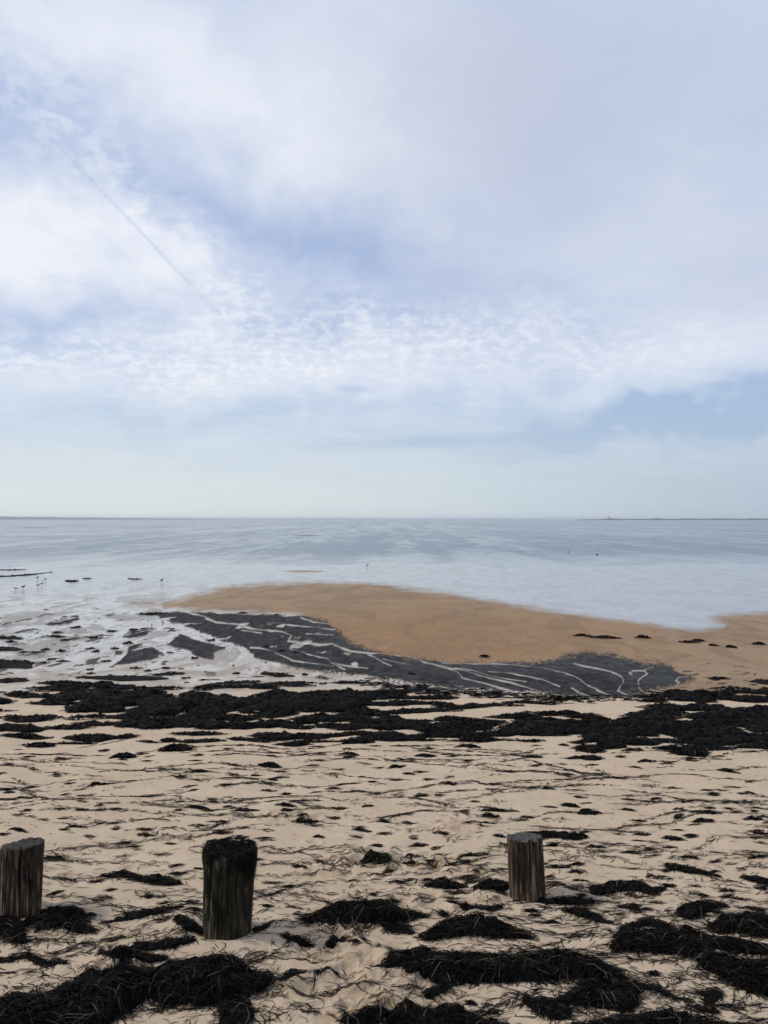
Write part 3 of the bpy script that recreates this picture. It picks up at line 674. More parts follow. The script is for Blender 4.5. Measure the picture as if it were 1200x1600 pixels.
# mats and lumps out on the flat and the sand bar
far = [
 ('black seaweed mat at the left edge on the wet flat, nearest of three', [(-30, 1038, 7), (8, 1036, 8), (30, 1040, 4), (44, 1043, 2)]),
 ('middle black seaweed mat at the left edge on the wet flat', [(-25, 1013, 4), (8, 1013, 3.6), (26, 1015, 2)]),
 ('upper black seaweed mat at the left edge on the wet flat', [(-20, 996, 3), (12, 996, 2.6), (32, 998, 1.4)]),
 ('low seaweed mat at the left edge just above the wrack band', [(0, 1062, 3), (18, 1062, 5), (33, 1063, 3)]),
 ('long dark weed mat lying far out in shallow water at left', [(-40, 901, .8), (10, 900, 1.0), (40, 898, 1.2), (62, 896, .6), (80, 894, .3)]),
 ('thin dark weed line far out at the left edge', [(-20, 890, .6), (15, 890, .8), (40, 890, .4)]),
 ('small dark weed patch far out between two shorebirds', [(106, 907, .5), (113, 908, 1.1), (119, 907, .5)]),
 ('flat dark weed patch far out left of the lone shorebird', [(132, 904, .3), (137, 904, .5), (142, 904, .3)]),
 ('long faint weed patch far out beside the lone shorebird', [(202, 904, .3), (210, 905, .5), (220, 905, .3)]),
 ('dark seaweed lump on the orange sand bar, left of the pair', [(898, 995, 1), (910, 994, 2.4), (920, 996, 1.2)]),
 ('dark seaweed lump on the orange sand bar, right of the pair', [(924, 998, 1), (942, 997, 3), (966, 999, 1.2)]),
 ('single rounded seaweed lump on the right of the sand bar', [(994, 998, 1), (1003, 997, 2.6), (1012, 999, 1)]),
 ('flat seaweed lump on the sand bar below its peaked neighbour', [(1064, 1005, 1), (1075, 1005, 2), (1090, 1006, 1)]),
 ('peaked seaweed lump on the sand bar at the right', [(1083, 1003, 1), (1090, 1002, 2.2), (1098, 1004, 1)]),
 ('tiny seaweed lump on the sand bar near the right edge', [(1110, 1009, .8), (1114, 1010, 1.6), (1120, 1011, .8)]),
 ('seaweed lump on the sand bar near the right edge, lowest', [(1134, 1013, .8), (1141, 1012, 2), (1148, 1014, .8)]),
 ('seaweed lump on the sand bar nearest the right edge', [(1178, 1008, 1), (1185, 1007, 2.2), (1192, 1009, 1)]),
 ('small dark seaweed lump at the near edge of the sand bar', [(751, 1027, .8), (756, 1027, 2), (763, 1028, .8)]),
 ('dark seaweed mat beyond the wrack band at the right edge', [(1178, 1064, 2), (1195, 1064, 5), (1220, 1067, 5)]),
 ('flat seaweed patch on damp sand right of the dark mud', [(1112, 1060, 1.2), (1124, 1059, 2.2), (1136, 1060, 1)]),
 ('seaweed strip above the wrack band on the left wet sand', [(125, 1057, 2), (170, 1058, 4), (200, 1059, 5), (240, 1059, 4), (256, 1060, 2)]),
 ('thin seaweed strip above the wrack band near the wet sand centre', [(250, 1054, 2), (265, 1052, 3), (280, 1052, 2)]),
 ('seaweed lump above the wrack band right of the thin strip', [(333, 1068, 2), (365, 1066, 3), (400, 1064, 2)]),
 ('low black seaweed lump where dark mud meets pale wet sand', [(415, 1052, 2), (432, 1053, 3), (455, 1056, 1.5)]),
 ('seaweed lump right above the wrack band below the mud', [(600, 1077, 2), (640, 1078, 4), (675, 1076, 2)]),
 ('flat seaweed streak right of the lump below the mud', [(655, 1082, 2), (680, 1081, 2.4), (696, 1082, 1)]),
 ('dark seaweed rim on the far tip of the mud', [(226, 959, 1.4), (240, 959, 2), (254, 959, 1.2)]),
]
for lab, sp in far: heap(lab, sp, group='seaweed out on the tidal flat', blades=60, hk=.30 if 'sand bar' in lab else .14, name='seaweed_mat', zoff=.03 if 'sand bar' in lab else 0.0, grow=1.0 if 'sand bar' in lab else 1.15)
G3 = 'weed scraps on the wet flat'
scr = [(84, 994, 14), (90, 988, 10), (103, 1000, 10), (58, 1019, 20), (37, 1019, 10), (100, 1033, 24), (72, 1015, 10), (97, 1017, 12), (146, 996, 12), (142, 1013, 16), (176, 986, 14), (208, 984, 10), (200, 1005, 16), (180, 1013, 8), (165, 1033, 12), (214, 1044, 14), (142, 1046, 12), (142, 1052, 14), (232, 1048, 10),
       (50, 1036, 14), (120, 980, 10), (95, 995, 10), (18, 1003, 16), (150, 1018, 6), (82, 1030, 8), (68, 1036, 18), (305, 1028, 8), (260, 1044, 10), (205, 1070, 6), (370, 1052, 10), (290, 1059, 14), (318, 1062, 14), (436, 1057, 12), (505, 1068, 10), (415, 1011, 10), (440, 1018, 12), (463, 1020, 10), (380, 958, 14), (430, 961, 12), (330, 1000, 6)]
sl = ordinals(scr, [(0, 990, 'in the farthest row on wet sand'), (990, 1008, 'in the second farthest wet sand row'), (1008, 1025, 'in the middle row on wet sand'), (1025, 1045, 'in the second nearest wet sand row'), (1045, 2000, 'just beyond the wrack band')])
for i, (x, y, wd) in enumerate(scr):
    heap('%s from left of the weed scraps %s' % sl[i], [(x - wd * .5, y, .6), (x, y - .5, 1.7), (x + wd * .5, y, .6)], group=G3, blades=14, hk=.25, name='seaweed_scrap')

# ------------------------------------------------------------------ the wrack band: one dense mass of weed, with loose mounds at its near edge
def wrack_band():
    r = np.random.default_rng(77)
    segs = []
    # (x0, x1, y, half thickness, how many mounds)
    strips = [(20, 120, 1086, 5, 7), (100, 560, 1087, 8, 34), (110, 540, 1096, 11, 40), (130, 600, 1106, 9, 40), (60, 150, 1098, 4, 6), (20, 640, 1119, 6, 40), (150, 620, 1128, 7, 40), (270, 640, 1133, 6, 26), (80, 200, 1068, 5, 9),
              (330, 470, 1073, 4, 9), (400, 620, 1081, 5, 16), (560, 720, 1098, 5, 14), (620, 720, 1110, 5, 7), (560, 790, 1133, 7, 22), (600, 880, 1126, 6, 24), (560, 660, 1152, 5, 6),
              (860, 1010, 1130, 7, 20), (800, 1000, 1137, 8, 24), (920, 1210, 1142, 9, 34), (930, 1220, 1155, 8, 34), (990, 1240, 1118, 8, 34), (1030, 1240, 1106, 7, 28), (1060, 1240, 1092, 6, 18), (1100, 1240, 1081, 5, 14), (1000, 1240, 1130, 8, 34),
              (1040, 1240, 1166, 5, 14), (1020, 1090, 1083, 4, 5), (760, 860, 1096, 3, 6), (690, 800, 1102, 4, 10), (1000, 1060, 1094, 3, 4), (-300, 40, 1138, 6, 20), (-300, 20, 1110, 5, 12), (60, 430, 1073, 4, 14), (0, 300, 1158, 3, 8), (300, 640, 1155, 4, 10), (640, 900, 1158, 3, 7), (960, 1210, 1170, 4, 9), (0, 130, 1137, 5, 7), (0, 110, 1149, 3, 4), (120, 330, 1148, 5, 10), (260, 420, 1156, 4, 7), (420, 600, 1146, 6, 14), (640, 800, 1146, 6, 14), (780, 900, 1142, 6, 10), (880, 960, 1158, 5, 5), (700, 880, 1118, 5, 9), (900, 1010, 1118, 5, 8), (60, 320, 1078, 4, 10), (440, 560, 1066, 3, 5), (560, 700, 1088, 5, 12), (1240, 1500, 1130, 9, 40), (1240, 1500, 1110, 9, 40), (1240, 1500, 1150, 8, 30), (-300, 30, 1092, 6, 14)]
    parts = []; k = 0
    for x0, x1, y, th, nmb in strips:
        for _ in range(int(nmb * (.64 if x0 > 840 else .74) + .5)):
            x = r.uniform(x0, x1); wd = r.uniform(30, 88); yy = y + r.normal(0, th * .35); t = th * r.uniform(.45, .95)
            k += 1
            _, d, _s = build_heap([(x - wd * .5, yy + 1, t * .2), (x - wd * .15, yy, t), (x + wd * .15, yy, t), (x + wd * .5, yy + 1, t * .2)], blades=60, hk=.56, seed=1000 + k, grow=1.25)
            parts.append(d)
    return join(parts)
V, Q, T = wrack_band()
me = mesh_np('seaweed_wrack_band', V, Q); fattr(me, 'tone', T)
wb = obj('seaweed_wrack_band', me, M_weed); wb['kind'] = 'stuff'
tag(wb, 'black seaweed wrack band lying across the whole beach', 'seaweed')
edge = [('seaweed mound at the left edge on the near side of the wrack band', (35, 1137, 80, 7)), ('lower thin seaweed mound at the left edge of the wrack band', (35, 1148, 74, 4)), ('lens shaped seaweed mound nearest the camera below the left wrack', (65, 1160, 46, 5)),
        ('wide seaweed mound at the near edge of the wrack, left of centre', (145, 1150, 90, 6)), ('peaked seaweed mound at the near edge of the wrack at centre left', (275, 1168, 54, 6)), ('small seaweed mound below the wrack at left', (195, 1178, 34, 5)),
        ('broad seaweed mound at the near edge of the wrack below the mud', (605, 1152, 76, 8)), ('seaweed mound at the near edge of the wrack, right of the broad one', (690, 1148, 80, 7)), ('pointed seaweed mound at the near edge of the wrack right of centre', (745, 1154, 60, 6)),
        ('seaweed mound on pale sand before the right wrack', (918, 1168, 52, 6)), ('flat seaweed mound on pale sand below the right wrack', (920, 1182, 46, 4)), ('broad seaweed mound at the near right edge of the wrack', (1072, 1174, 70, 7)),
        ('dark seaweed mound on pale sand above the right wrack', (930, 1123, 44, 5)), ('twin seaweed mound left of the one above the right wrack', (888, 1115, 40, 4)), ('seaweed mound in the pale gap of the wrack', (812, 1118, 36, 5)), ('seaweed mound right above the pale gap of the wrack', (856, 1116, 36, 4)), ('seaweed mound beside the sand gap at wrack centre', (980, 1126, 44, 6)),
        ('rounded seaweed mound at the far edge of the right wrack', (1095, 1082, 38, 5)), ('flat dark mound at the far edge of the right wrack', (1055, 1080, 46, 4)), ('flat mound on damp sand between mud and right wrack', (1020, 1095, 44, 3)),
        ('long low seaweed mound at near wrack edge left centre', (430, 1148, 90, 6)), ('low seaweed mound below the wrack near centre', (460, 1160, 60, 4))]
for lab, (x, y, wd, t) in edge:
    heap(lab, [(x - wd * .5, y + 1.5, t * .15), (x - wd * .18, y, t * .85), (x + wd * .15, y, t), (x + wd * .5, y + 1.5, t * .15)], group='mounds along the wrack band', name='seaweed_mound', blades=140, hk=.45, grow=1.3)

# ------------------------------------------------------------------ loose strands: swash lines and scattered blades
def strands():
    r = np.random.default_rng(9)
    X = []; Y = []; A = []; L = []; W = []
    def put(x, y, a, l, wd): X.append(x); Y.append(y); A.append(a); L.append(l); W.append(wd)
    # swash lines: wandering lines of blades left by each wave
    for i in range(300):
        py = 1166 + (1600 - 1166) * r.random() ** 1.5
        px = r.uniform(-120, 1320)
        d = float(d_of_row(py)); gx = (px - CX) / F * d; gy = d
        if 430 < px < 640 and py > 1420 and r.random() < .93: continue
        n = int(r.uniform(8, 38)); a = r.normal(0, .25); thick = r.uniform(.35, 1.15) ** 1.4
        step = .030 * (d / 4) ** .5
        ph = r.uniform(0, 6.28); am = r.uniform(.1, .5); fr = r.uniform(.10, .35)
        for j in range(n):
            aa = a + am * math.sin(ph + j * fr) + r.normal(0, .12)
            gx += math.cos(aa) * step; gy += math.sin(aa) * step * 1.3
            env = math.sin(math.pi * (j + .5) / n)
            for _ in range(max(1, int(r.poisson((3.4 * thick * env + .4) * (.35 + 1.3 * r.random()))))):
                put(gx + r.normal(0, .012), gy + r.normal(0, .006 + .010 * thick * env), aa + r.normal(0, .38), r.uniform(.025, .085) * (d / 4) ** .3, r.uniform(.7, 1.6) * max(.0034, d * .00098))
    # single blades and small sprays
    for i in range(3000):
        py = 1165 + (1640 - 1165) * r.random() ** .9; px = r.uniform(-140, 1340)
        d = float(d_of_row(py)); gx = (px - CX) / F * d
        if fbm(np.array([gx * .9]), np.array([d * 1.3]), 3, 88)[0] < r.uniform(-.55, .35): continue
        if 470 < px < 640 and py > 1430 and r.random() < .85: continue
        put(gx, d, r.normal(0, .8), r.uniform(.015, .07), r.uniform(.6, 1.3) * max(.0026, d * .0009))
    # sprays of crossed blades
    for i in range(260):
        py = 1190 + (1630 - 1190) * r.random() ** .9; px = r.uniform(-100, 1300)
        d = float(d_of_row(py)); gx = (px - CX) / F * d
        for _ in range(int(r.uniform(5, 18))):
            put(gx + r.normal(0, .04), d + r.normal(0, .025), r.uniform(-3.14, 3.14) * .5, r.uniform(.02, .08), r.uniform(.6, 1.3) * max(.0028, d * .0009))
    # elongated scraps, a hand wide, lying along the shore
    for i in range(400):
        py = 1164 + (1430 - 1164) * r.random() ** 1.15; px = r.uniform(-140, 1340)
        d = float(d_of_row(py)); gx = (px - CX) / F * d
        wd = r.uniform(8, 26) / F * d * .5; sl_ = r.normal(0, .2)
        for _ in range(int(r.uniform(8, 30))):
            u = r.normal(0, .5) * wd
            put(gx + u, d + u * sl_ + r.normal(0, .012 * (1 - min(1, abs(u) / wd) * .6)) * d / 4, sl_ + r.normal(0, .3), r.uniform(.02, .07) * (d / 4) ** .4, r.uniform(.8, 1.6) * max(.0034, d * .0010))
    # halo round the foreground heaps
    for lab, sp, kw in near:
        for x, y, v in sp:
            for _ in range(int(5 + v * .8)):
                px = x + r.normal(0, v * 1.4 + 16); py = y + r.normal(0, v * .8 + 7)
                if py > 1660 or (430 < px < 620 and 1470 < py < 1600): continue
                gx, gy = px2ground(px, py); put(float(gx), float(gy), r.normal(0, .7), r.uniform(.02, .085), r.uniform(.7, 1.4) * .0033)
    # crumbs on the near side of the mud
    for i in range(900):
        px = r.uniform(560, 1060); py = np.interp(px, [560, 740, 900, 1060], [1066, 1083, 1092, 1084]) + r.normal(0, 3.2)
        gx, gy = px2ground(px, py); put(float(gx), float(gy), r.normal(0, .3), r.uniform(.05, .16), r.uniform(.02, .05))
    for i in range(1500):
        px = r.uniform(-200, 660); py = r.uniform(950, 1085)
        if fbm(np.array([px / 90.]), np.array([py / 18.]), 3, 97)[0] < r.uniform(-.1, .5): continue
        gx, gy = px2ground(px, py); put(float(gx), float(gy), r.normal(0, .3), .03 + .25 * r.random() ** 3, .01 + .05 * r.random() ** 2)
    for i in range(500):
        px = r.uniform(650, 1300); py = r.uniform(985, 1080)
        gx, gy = px2ground(px, py); put(float(gx), float(gy), r.normal(0, .25), r.uniform(.04, .2), r.uniform(.01, .035))
    X, Y, A, L, W = (np.array(v) for v in (X, Y, A, L, W))
    n = len(X)
    return ribbons(X, Y, A, L, W, r.normal(0, 1.1, n), gz, np.abs(r.normal(0, .0035, n)), r.random(n) ** 1.1 * .97, tilt=r.normal(0, .35, n))
V, Q, T = strands()
me = mesh_np('loose_seaweed_strands', V, Q); fattr(me, 'tone', T)
o = obj('loose_seaweed_strands', me, M_strand); o['kind'] = 'stuff'
tag(o, 'loose dark eelgrass strands strewn in wavy lines over the sand', 'seaweed')

# ------------------------------------------------------------------ the three posts
def post(name, label, x0, x1, yfoot, ytop, tx0, tx1, tilt_top, cracks, wood, top_mat, seed, rough_top=.004, bulge=0.0):
    dfr = float(d_of_row(yfoot)); wpx = x1 - x0
    R0 = wpx / F * dfr / 2 / (1 - wpx / F / 2)
    dc = dfr + R0
    bx = ((x0 + x1) / 2 - CX) / F * dc
    tx = ((tx0 + tx1) / 2 - CX) / F * dc
    R1 = (tx1 - tx0) / F * dc / 2
    zc = float(gz(np.array([bx]), np.array([dc]))[0])
    ztop = EYE - (ytop - HY) / F * dc                      # height of the top's centre
    H = ztop - zc; lean = (tx - bx) / H
    root = empty(name, (bx, dc, zc)); tag(root, label, 'post', 'wooden posts in a row across the beach')
    nt, nz = 240, 46
    th = np.linspace(0, 2 * np.pi, nt, endpoint=False); zz = np.concatenate([[-.16], np.linspace(-.02, 1, nz)])
    T_, Zn = np.meshgrid(th, zz, indexing='ij')
    cyc = lambda a, s_: (np.cos(a) * s_ + 50, np.sin(a) * s_ + 50)
    def radius(T_, Zn):
        R = R0 + (R1 - R0) * np.clip(Zn, 0, 1)
        a, b = cyc(T_, 1.1); R = R * (1 + .045 * fbm(a + seed, b + Zn * .5, 3, 500 + seed))
        a, b = cyc(T_, 9.0); g = fbm(a, b + Zn * .7, 3, 520 + seed, .6); R = R - .010 * np.clip(np.abs(g) * -3 + .8, 0, 1) ** 2
        a, b = cyc(T_, 26.0); R = R + .0016 * fbm(a, b + Zn * 1.6, 2, 540 + seed)
        for t0, wd, dp, za, zb_ in cracks:
            tt = (T_ - t0 - .05 * np.sin(Zn * 5 + seed) + np.pi) % (2 * np.pi) - np.pi
            env = sstep(Zn, za, za + .12) * (1 - sstep(Zn, zb_ - .1, zb_ + .02)) if zb_ < 1 else sstep(Zn, za, za + .35)
            R = R - dp * env * np.exp(-(tt / (wd * (.35 + .65 * np.clip(Zn, 0, 1)))) ** 2)
        if bulge: R = R + bulge * np.exp(-((Zn - .93) / .12) ** 2)
        return R
    Rr = radius(T_, Zn)
    topz = lambda x, y: H + tilt_top[0] * x + tilt_top[1] * y
    lx = np.cos(T_) * Rr; ly = np.sin(T_) * Rr
    tz = topz(lx, ly) + rough_top * fbm(lx * 60 + 9, ly * 60 + 4, 3, 560 + seed)
    Zl = np.where(Zn < 0, Zn, Zn * tz)
    X = lx + lean * np.maximum(Zl, 0)
    V = np.stack([X, ly, Zl], -1).reshape(-1, 3)
    ii = np.arange(nt * (nz + 1)).reshape(nt, nz + 1); jj = np.roll(ii, -1, 0)
    Q = np.stack([ii[:, :-1], jj[:, :-1], jj[:, 1:], ii[:, 1:]], -1).reshape(-1, 4)
    me = mesh_np('shaft', V, Q); smooth(me); obj('shaft', me, wood, root)
    # sawn end
    rr = np.concatenate([np.linspace(1, .86, 5), np.linspace(.78, .06, 13)])
    T2, R2 = np.meshgrid(th, rr, indexing='ij')
    Re = radius(T2, np.ones_like(T2))
    # cracks reach inward only part of the way
    Rs = R0 + (R1 - R0)
    Rin = np.minimum(Re, Rs * 1.1); mixr = R2 * (Re * R2 ** .6 + Rs * (1 - R2 ** .6))
    ex, ey = np.cos(T2) * mixr, np.sin(T2) * mixr
    ez = topz(ex, ey) + rough_top * fbm(ex * 60 + 9, ey * 60 + 4, 3, 560 + seed) * 1.0 - rough_top * .8 * np.clip(fbm(ex * 25, ey * 25, 3, 580 + seed), 0, 1) * (1 - R2 ** 6)
    ez = ez - .006 * (R2 - .86).clip(0) * 0 + .0015 * (1 - R2 ** 8)
    V = np.stack([ex + lean * ez, ey, ez], -1).reshape(-1, 3)
    V = np.vstack([V, [[lean * (H), 0, H - rough_top * .4]]])
    k = len(rr); ii = np.arange(nt * k).reshape(nt, k); jj = np.roll(ii, -1, 0)
    Q = np.stack([ii[:, :-1], jj[:, :-1], jj[:, 1:], ii[:, 1:]], -1).reshape(-1, 4)
    tri = np.stack([ii[:, -1], jj[:, -1], np.full(nt, nt * k)], -1)
    me = mesh_np('sawn_top', V, Q, tri); smooth(me); obj('sawn_top', me, top_mat, root)
    return root, R1, H, lean, topz

W1 = mat_wood('weathered_brown_wood', (.25, .185, .128), (.034, .024, .016), (.008, .006, .005), seed=1.3)
W2 = mat_wood('algae_stained_wood', (.185, .155, .098), (.022, .019, .012), (.005, .005, .004), green=(.022, .026, .012), gf=.7, seed=4.1)
W3 = mat_wood('weathered_reddish_wood', (.31, .215, .150), (.050, .033, .023), (.016, .011, .007), seed=7.7)
E1 = mat_endgrain('grey_end_grain', (.015, .0145, .014), (.030, .029, .028))
E2 = mat_endgrain('rotten_black_end_grain', (.014, .014, .015), (.030, .030, .032))
E3 = mat_endgrain('bleached_end_grain', (.032, .031, .030), (.080, .076, .072))
pi = math.pi
post('wooden_post', 'cracked brown wooden post with slanted grey top at the left edge', 2, 64, 1433, 1317, 7, 69, (.12, -.10), [(-1.95, .09, .024, .05, 2), (-1.2, .07, .026, .1, 2), (-2.5, .08, .018, .0, 2), (-.75, .07, .02, 0, 2), (-1.55, .04, .008, .2, 2), (-2.85, .05, .008, .1, 2)], W1, E1, 1, rough_top=.009)
mp, mR, mH, mlean, mtop = post('wooden_post', 'thick mossy wooden post with rotten black weedy top', 318, 394, 1468, 1326, 319, 399, (-.02, -.06), [(-2.28, .17, .055, .05, 2), (-1.0, .07, .018, .1, 2), (-1.35, .06, .014, .0, 2), (-.6, .06, .010, 0, 2), (-1.75, .06, .012, 0, 2)], W2, E2, 2, rough_top=.016, bulge=.006)
post('wooden_post', 'pale reddish wooden post with bleached top beside a seaweed strip', 795, 851, 1404, 1306, 791, 846, (.03, -.12), [(-1.45, .10, .03, .1, 2), (-.72, .08, .022, .0, 2), (-2.1, .06, .016, .2, 2), (-2.45, .06, .014, 0, 2), (-1.1, .04, .007, .2, 2)], W3, E3, 3, rough_top=.009)

# weed grown over the rotten top of the middle post, hanging over its right side
def hang():
    r = np.random.default_rng(3)
    n = 900; parts = []
    # crown of short blades on top
    a = r.uniform(0, 2 * pi, n); rad = mR * np.sqrt(r.random(n)) * 1.0
    x, y = np.cos(a) * rad, np.sin(a) * rad
    zf = lambda X, Y: mtop(X, Y) + .010 + .016 * fbm(X * 30, Y * 30, 3, 12) + 0 * X
    parts.append(ribbons(x + mlean * mH, y, r.uniform(0, 6.3, n), r.uniform(.015, .05, n), r.uniform(.003, .005, n), r.normal(0, 1.2, n), zf, np.abs(r.normal(0, .006, n)), r.random(n) * .9, tilt=r.normal(0, .7, n)))
    # drooping strands
    V = []; Q = []; T = []; o = 0
    for i in range(420):
        if i < 330: t0 = r.normal(-.35, .42); ln = r.uniform(.03, .115) * (1 if abs(t0 + .3) < .5 else .6)
        else: t0 = r.uniform(0, 2 * pi); ln = r.uniform(.012, .04)
        if i < 6: t0 = r.normal(-.5, .12); ln = r.uniform(.12, .17)
        wd = r.uniform(.0022, .0042); off = r.uniform(.001, .014); k = 6
        tone = r.random() * .88
        for j in range(k):
            s_ = j / (k - 1)
            if s_ < .3: rd = mR * (.82 + .18 * s_ / .3) + off * s_ / .3; z = mH + .010 - .004 * s_
            else: rd = mR + off * (1 - .25 * s_); z = mH + .004 - ln * (s_ - .3) / .7
            t = t0 + .05 * math.sin(s_ * 4 + i)
            cx_, cy_ = math.cos(t) * rd + mlean * mH, math.sin(t) * rd
            tx_, ty_ = -math.sin(t) * wd * .5 * (1 - .5 * s_), math.cos(t) * wd * .5 * (1 - .5 * s_)
            V += [(cx_ + tx_, cy_ + ty_, z), (cx_ - tx_, cy_ - ty_, z)]; T += [tone, tone]
            if j: b = o + (j - 1) * 2; Q.append((b, b + 1, b + 3, b + 2))
        o += k * 2
    parts.append((np.array(V), np.array(Q), np.array(T)))
    return join(parts)
V, Q, T = hang()
me = mesh_np('weed_cap', V, Q); fattr(me, 'tone', T)
o = obj('weed_cap', me, M_weed, mp); o['label'] = 'black weed growing over the rotten top and hanging right'; o['kind'] = 'stuff'

# ------------------------------------------------------------------ shorebirds on the flat
def loft(path, n=10):
    V = []; Q = []; tri = []
    for (x, y, z, ry, rz) in path:
        for k in range(n):
            a = 2 * pi * k / n; V.append((x, y + math.cos(a) * ry, z + math.sin(a) * rz))
    m = len(path)
    for i in range(m - 1):
        for k in range(n):
            a, b = i * n + k, i * n + (k + 1) % n
            Q.append((a, b, b + n, a + n))
    V.append(path[0][:3]); V.append(path[-1][:3]); c0, c1 = m * n, m * n + 1
    for k in range(n):
        tri.append((k, c0, (k + 1) % n)); tri.append(((m - 1) * n + k, (m - 1) * n + (k + 1) % n, c1))
    return V, Q, tri
M_bird = mat_plain('bird_dark_plumage', (.035, .033, .032), .7, .3, 20)
M_birdp = mat_plain('bird_grey_plumage', (.20, .19, .18), .7, .3, 20)
M_bill = mat_plain('bird_bill', (.05, .035, .02), .6, .2, 20)
body = loft([(-.155, 0, .165, .003, .003), (-.12, 0, .168, .016, .010), (-.07, 0, .172, .036, .030), (-.01, 0, .176, .050, .046), (.05, 0, .186, .046, .046), (.085, 0, .208, .030, .032), (.102, 0, .236, .021, .024), (.112, 0, .262, .023, .023), (.130, 0, .272, .021, .020), (.146, 0, .270, .008, .008)])
bill = loft([(.140, 0, .270, .006, .007), (.175, 0, .264, .003, .004), (.195, 0, .260, .001, .001)], 6)
wing = loft([(-.165, 0, .172, .003, .003), (-.10, 0, .184, .010, .014), (-.02, 0, .190, .012, .028), (.05, 0, .192, .006, .016)], 8)
def leg(s_):
    V, Q, tri = loft([(0, 0, 0, .004, .004)] * 2, 6)
    pts = [(-.005, .0), (.0, .055), (.006, .06), (-.004, .15)]
    V = []; Q = []
    for i, (x, z) in enumerate(pts):
        for k in range(6):
            a = 2 * pi * k / 6; V.append((x + math.cos(a) * .005, s_ * .022 + math.sin(a) * .005, z))
        if i:
            for k in range(6): Q.append(((i - 1) * 6 + k, (i - 1) * 6 + (k + 1) % 6, i * 6 + (k + 1) % 6, i * 6 + k))
    n0 = len(V)                                        # three toes
    for a in (-.5, 0, .5):
        V += [(-.005, s_ * .022 - .003, .004), (-.005, s_ * .022 + .003, .004), (.035 * math.cos(a), s_ * .022 + .035 * math.sin(a), .002)]
    tri = [(n0 + 3 * i, n0 + 3 * i + 1, n0 + 3 * i + 2) for i in range(3)]
    return V, Q, tri
bm_body = mesh_np('body', *body); smooth(bm_body); bm_bill = mesh_np('bill', *bill); bm_wing = mesh_np('wing', *wing); smooth(bm_wing); bm_legs = [mesh_np('leg', *leg(s_)) for s_ in (-1, 1)]
for mm, mt in ((bm_bill, M_bill), (bm_wing, M_bird), (bm_legs[0], M_bill), (bm_legs[1], M_bill)): mm.materials.append(mt)
bm_body2 = bm_body.copy(); bm_body.materials.append(M_bird); bm_body2.materials.append(M_birdp)
birds = [('lone dark shorebird standing on the wet flat beyond the sand bar', 574, 886, 20, 1.0, 0), ('dark shorebird standing on the wet flat left of the sand bar', 253, 911, 70, 1.15, 0),
         ('shorebird farthest left of the small flock, facing left', 25, 923, 190, .8, 0), ('tallest pale shorebird of the small flock at left', 37, 922, 75, 1.2, 1), ('shorebird at the far side of the small flock at left', 59, 906, 80, 1.0, 0),
         ('shorebird at the right end of the small flock at left', 71, 908, 160, .85, 0), ('pale shorebird in the small flock, right of its neighbour', 66, 916, 85, 1.0, 1), ('dark shorebird in the small flock between two others', 60, 918, 10, .9, 0)]
for lab, x, y, rz, sc_, pale in birds:
    gx, gy = px2ground(x, y); z = float(gz(np.array([gx]), np.array([gy]))[0])
    root = empty('shorebird', (float(gx), float(gy), z - .003)); root.rotation_euler.z = math.radians(rz); root.scale = (sc_ * .64,) * 3
    tag(root, lab, 'bird', 'shorebirds feeding on the wet flat')
    obj('body', bm_body2 if pale else bm_body, None, root); obj('bill', bm_bill, None, root)
    for s_ in (-1, 1):
        wg = obj('wing', bm_wing, None, root); wg.location.y = s_ * .042
    for l_ in bm_legs: obj('leg', l_, None, root)

# two dark stones standing out of the shallows
def stone(label, x, y, wpx, hpx, seed):
    t = (y - HY) / F; d = (EYE - SEA) / t; gx = (x - CX) / F * d
    u = np.linspace(0, 2 * pi, 20, endpoint=False); v = np.linspace(-.5, 1, 9) * pi / 2
    U, Vv = np.meshgrid(u, v, indexing='ij')
    rx = wpx / F * d / 2; rz = hpx / F * d
    k = 1 + .3 * fbm(np.cos(U) * 1.5 + seed, np.sin(U) * 1.5 + Vv, 3, seed)
    P_ = np.stack([np.cos(U) * np.cos(Vv) * rx * k, np.sin(U) * np.cos(Vv) * rx * .8 * k, np.sin(Vv) * rz * k], -1).reshape(-1, 3)
    ii = np.arange(180).reshape(20, 9); jj = np.roll(ii, -1, 0)
    me = mesh_np('stone', P_, np.stack([ii[:, :-1], jj[:, :-1], jj[:, 1:], ii[:, 1:]], -1).reshape(-1, 4))
    tag(obj('stone', me, M_stone, loc=(gx, d, SEA)), label, 'stone', 'dark stones in the shallows')
M_stone = mat_plain('wet_dark_stone', (.03, .03, .032), .5, .4, 3)
stone('small dark stone in the water at right, left of two', 888, 863, 3, 1.3, 5)
stone('small dark stone in the water at right, right of two', 933, 867, 3.6, 1.5, 8)
# exposed sandbanks far out
def bank(name, label, x0, x1, y, hpx, mat):
    t = (y - HY) / F; d = (EYE - SEA) / t
    a0, a1 = (x0 - CX) / F * d, (x1 - CX) / F * d
    nx, ny = 60, 12; hw = (a1 - a0) * (.34 if hpx > 1 else .15)
    u, v = np.meshgrid(np.linspace(0, 1, nx), np.linspace(-1, 1, ny), indexing='ij')
    env = np.sin(pi * u) ** .6
    X = a0 + (a1 - a0) * u; Yy = d + v * hw * env * (1 + .4 * fbm(u * 6, v * 0 + y, 3, int(y)))
    Zz = SEA - .02 + env * (1 - v * v) * (hpx / F * d + .02) * (1 + .3 * fbm(u * 5, v, 3, 4))
    ii = np.arange(nx * ny).reshape(nx, ny)
    me = mesh_np(name, np.stack([X, Yy, Zz], -1).reshape(-1, 3), np.stack([ii[:-1, :-1], ii[1:, :-1], ii[1:, 1:], ii[:-1, 1:]], -1).reshape(-1, 4)); smooth(me)
    o = obj(name, me, mat); o['kind'] = 'structure'
    return o
M_bank = mat_plain('damp_bank_sand', (.27, .22, .16), .7, .3, .8)
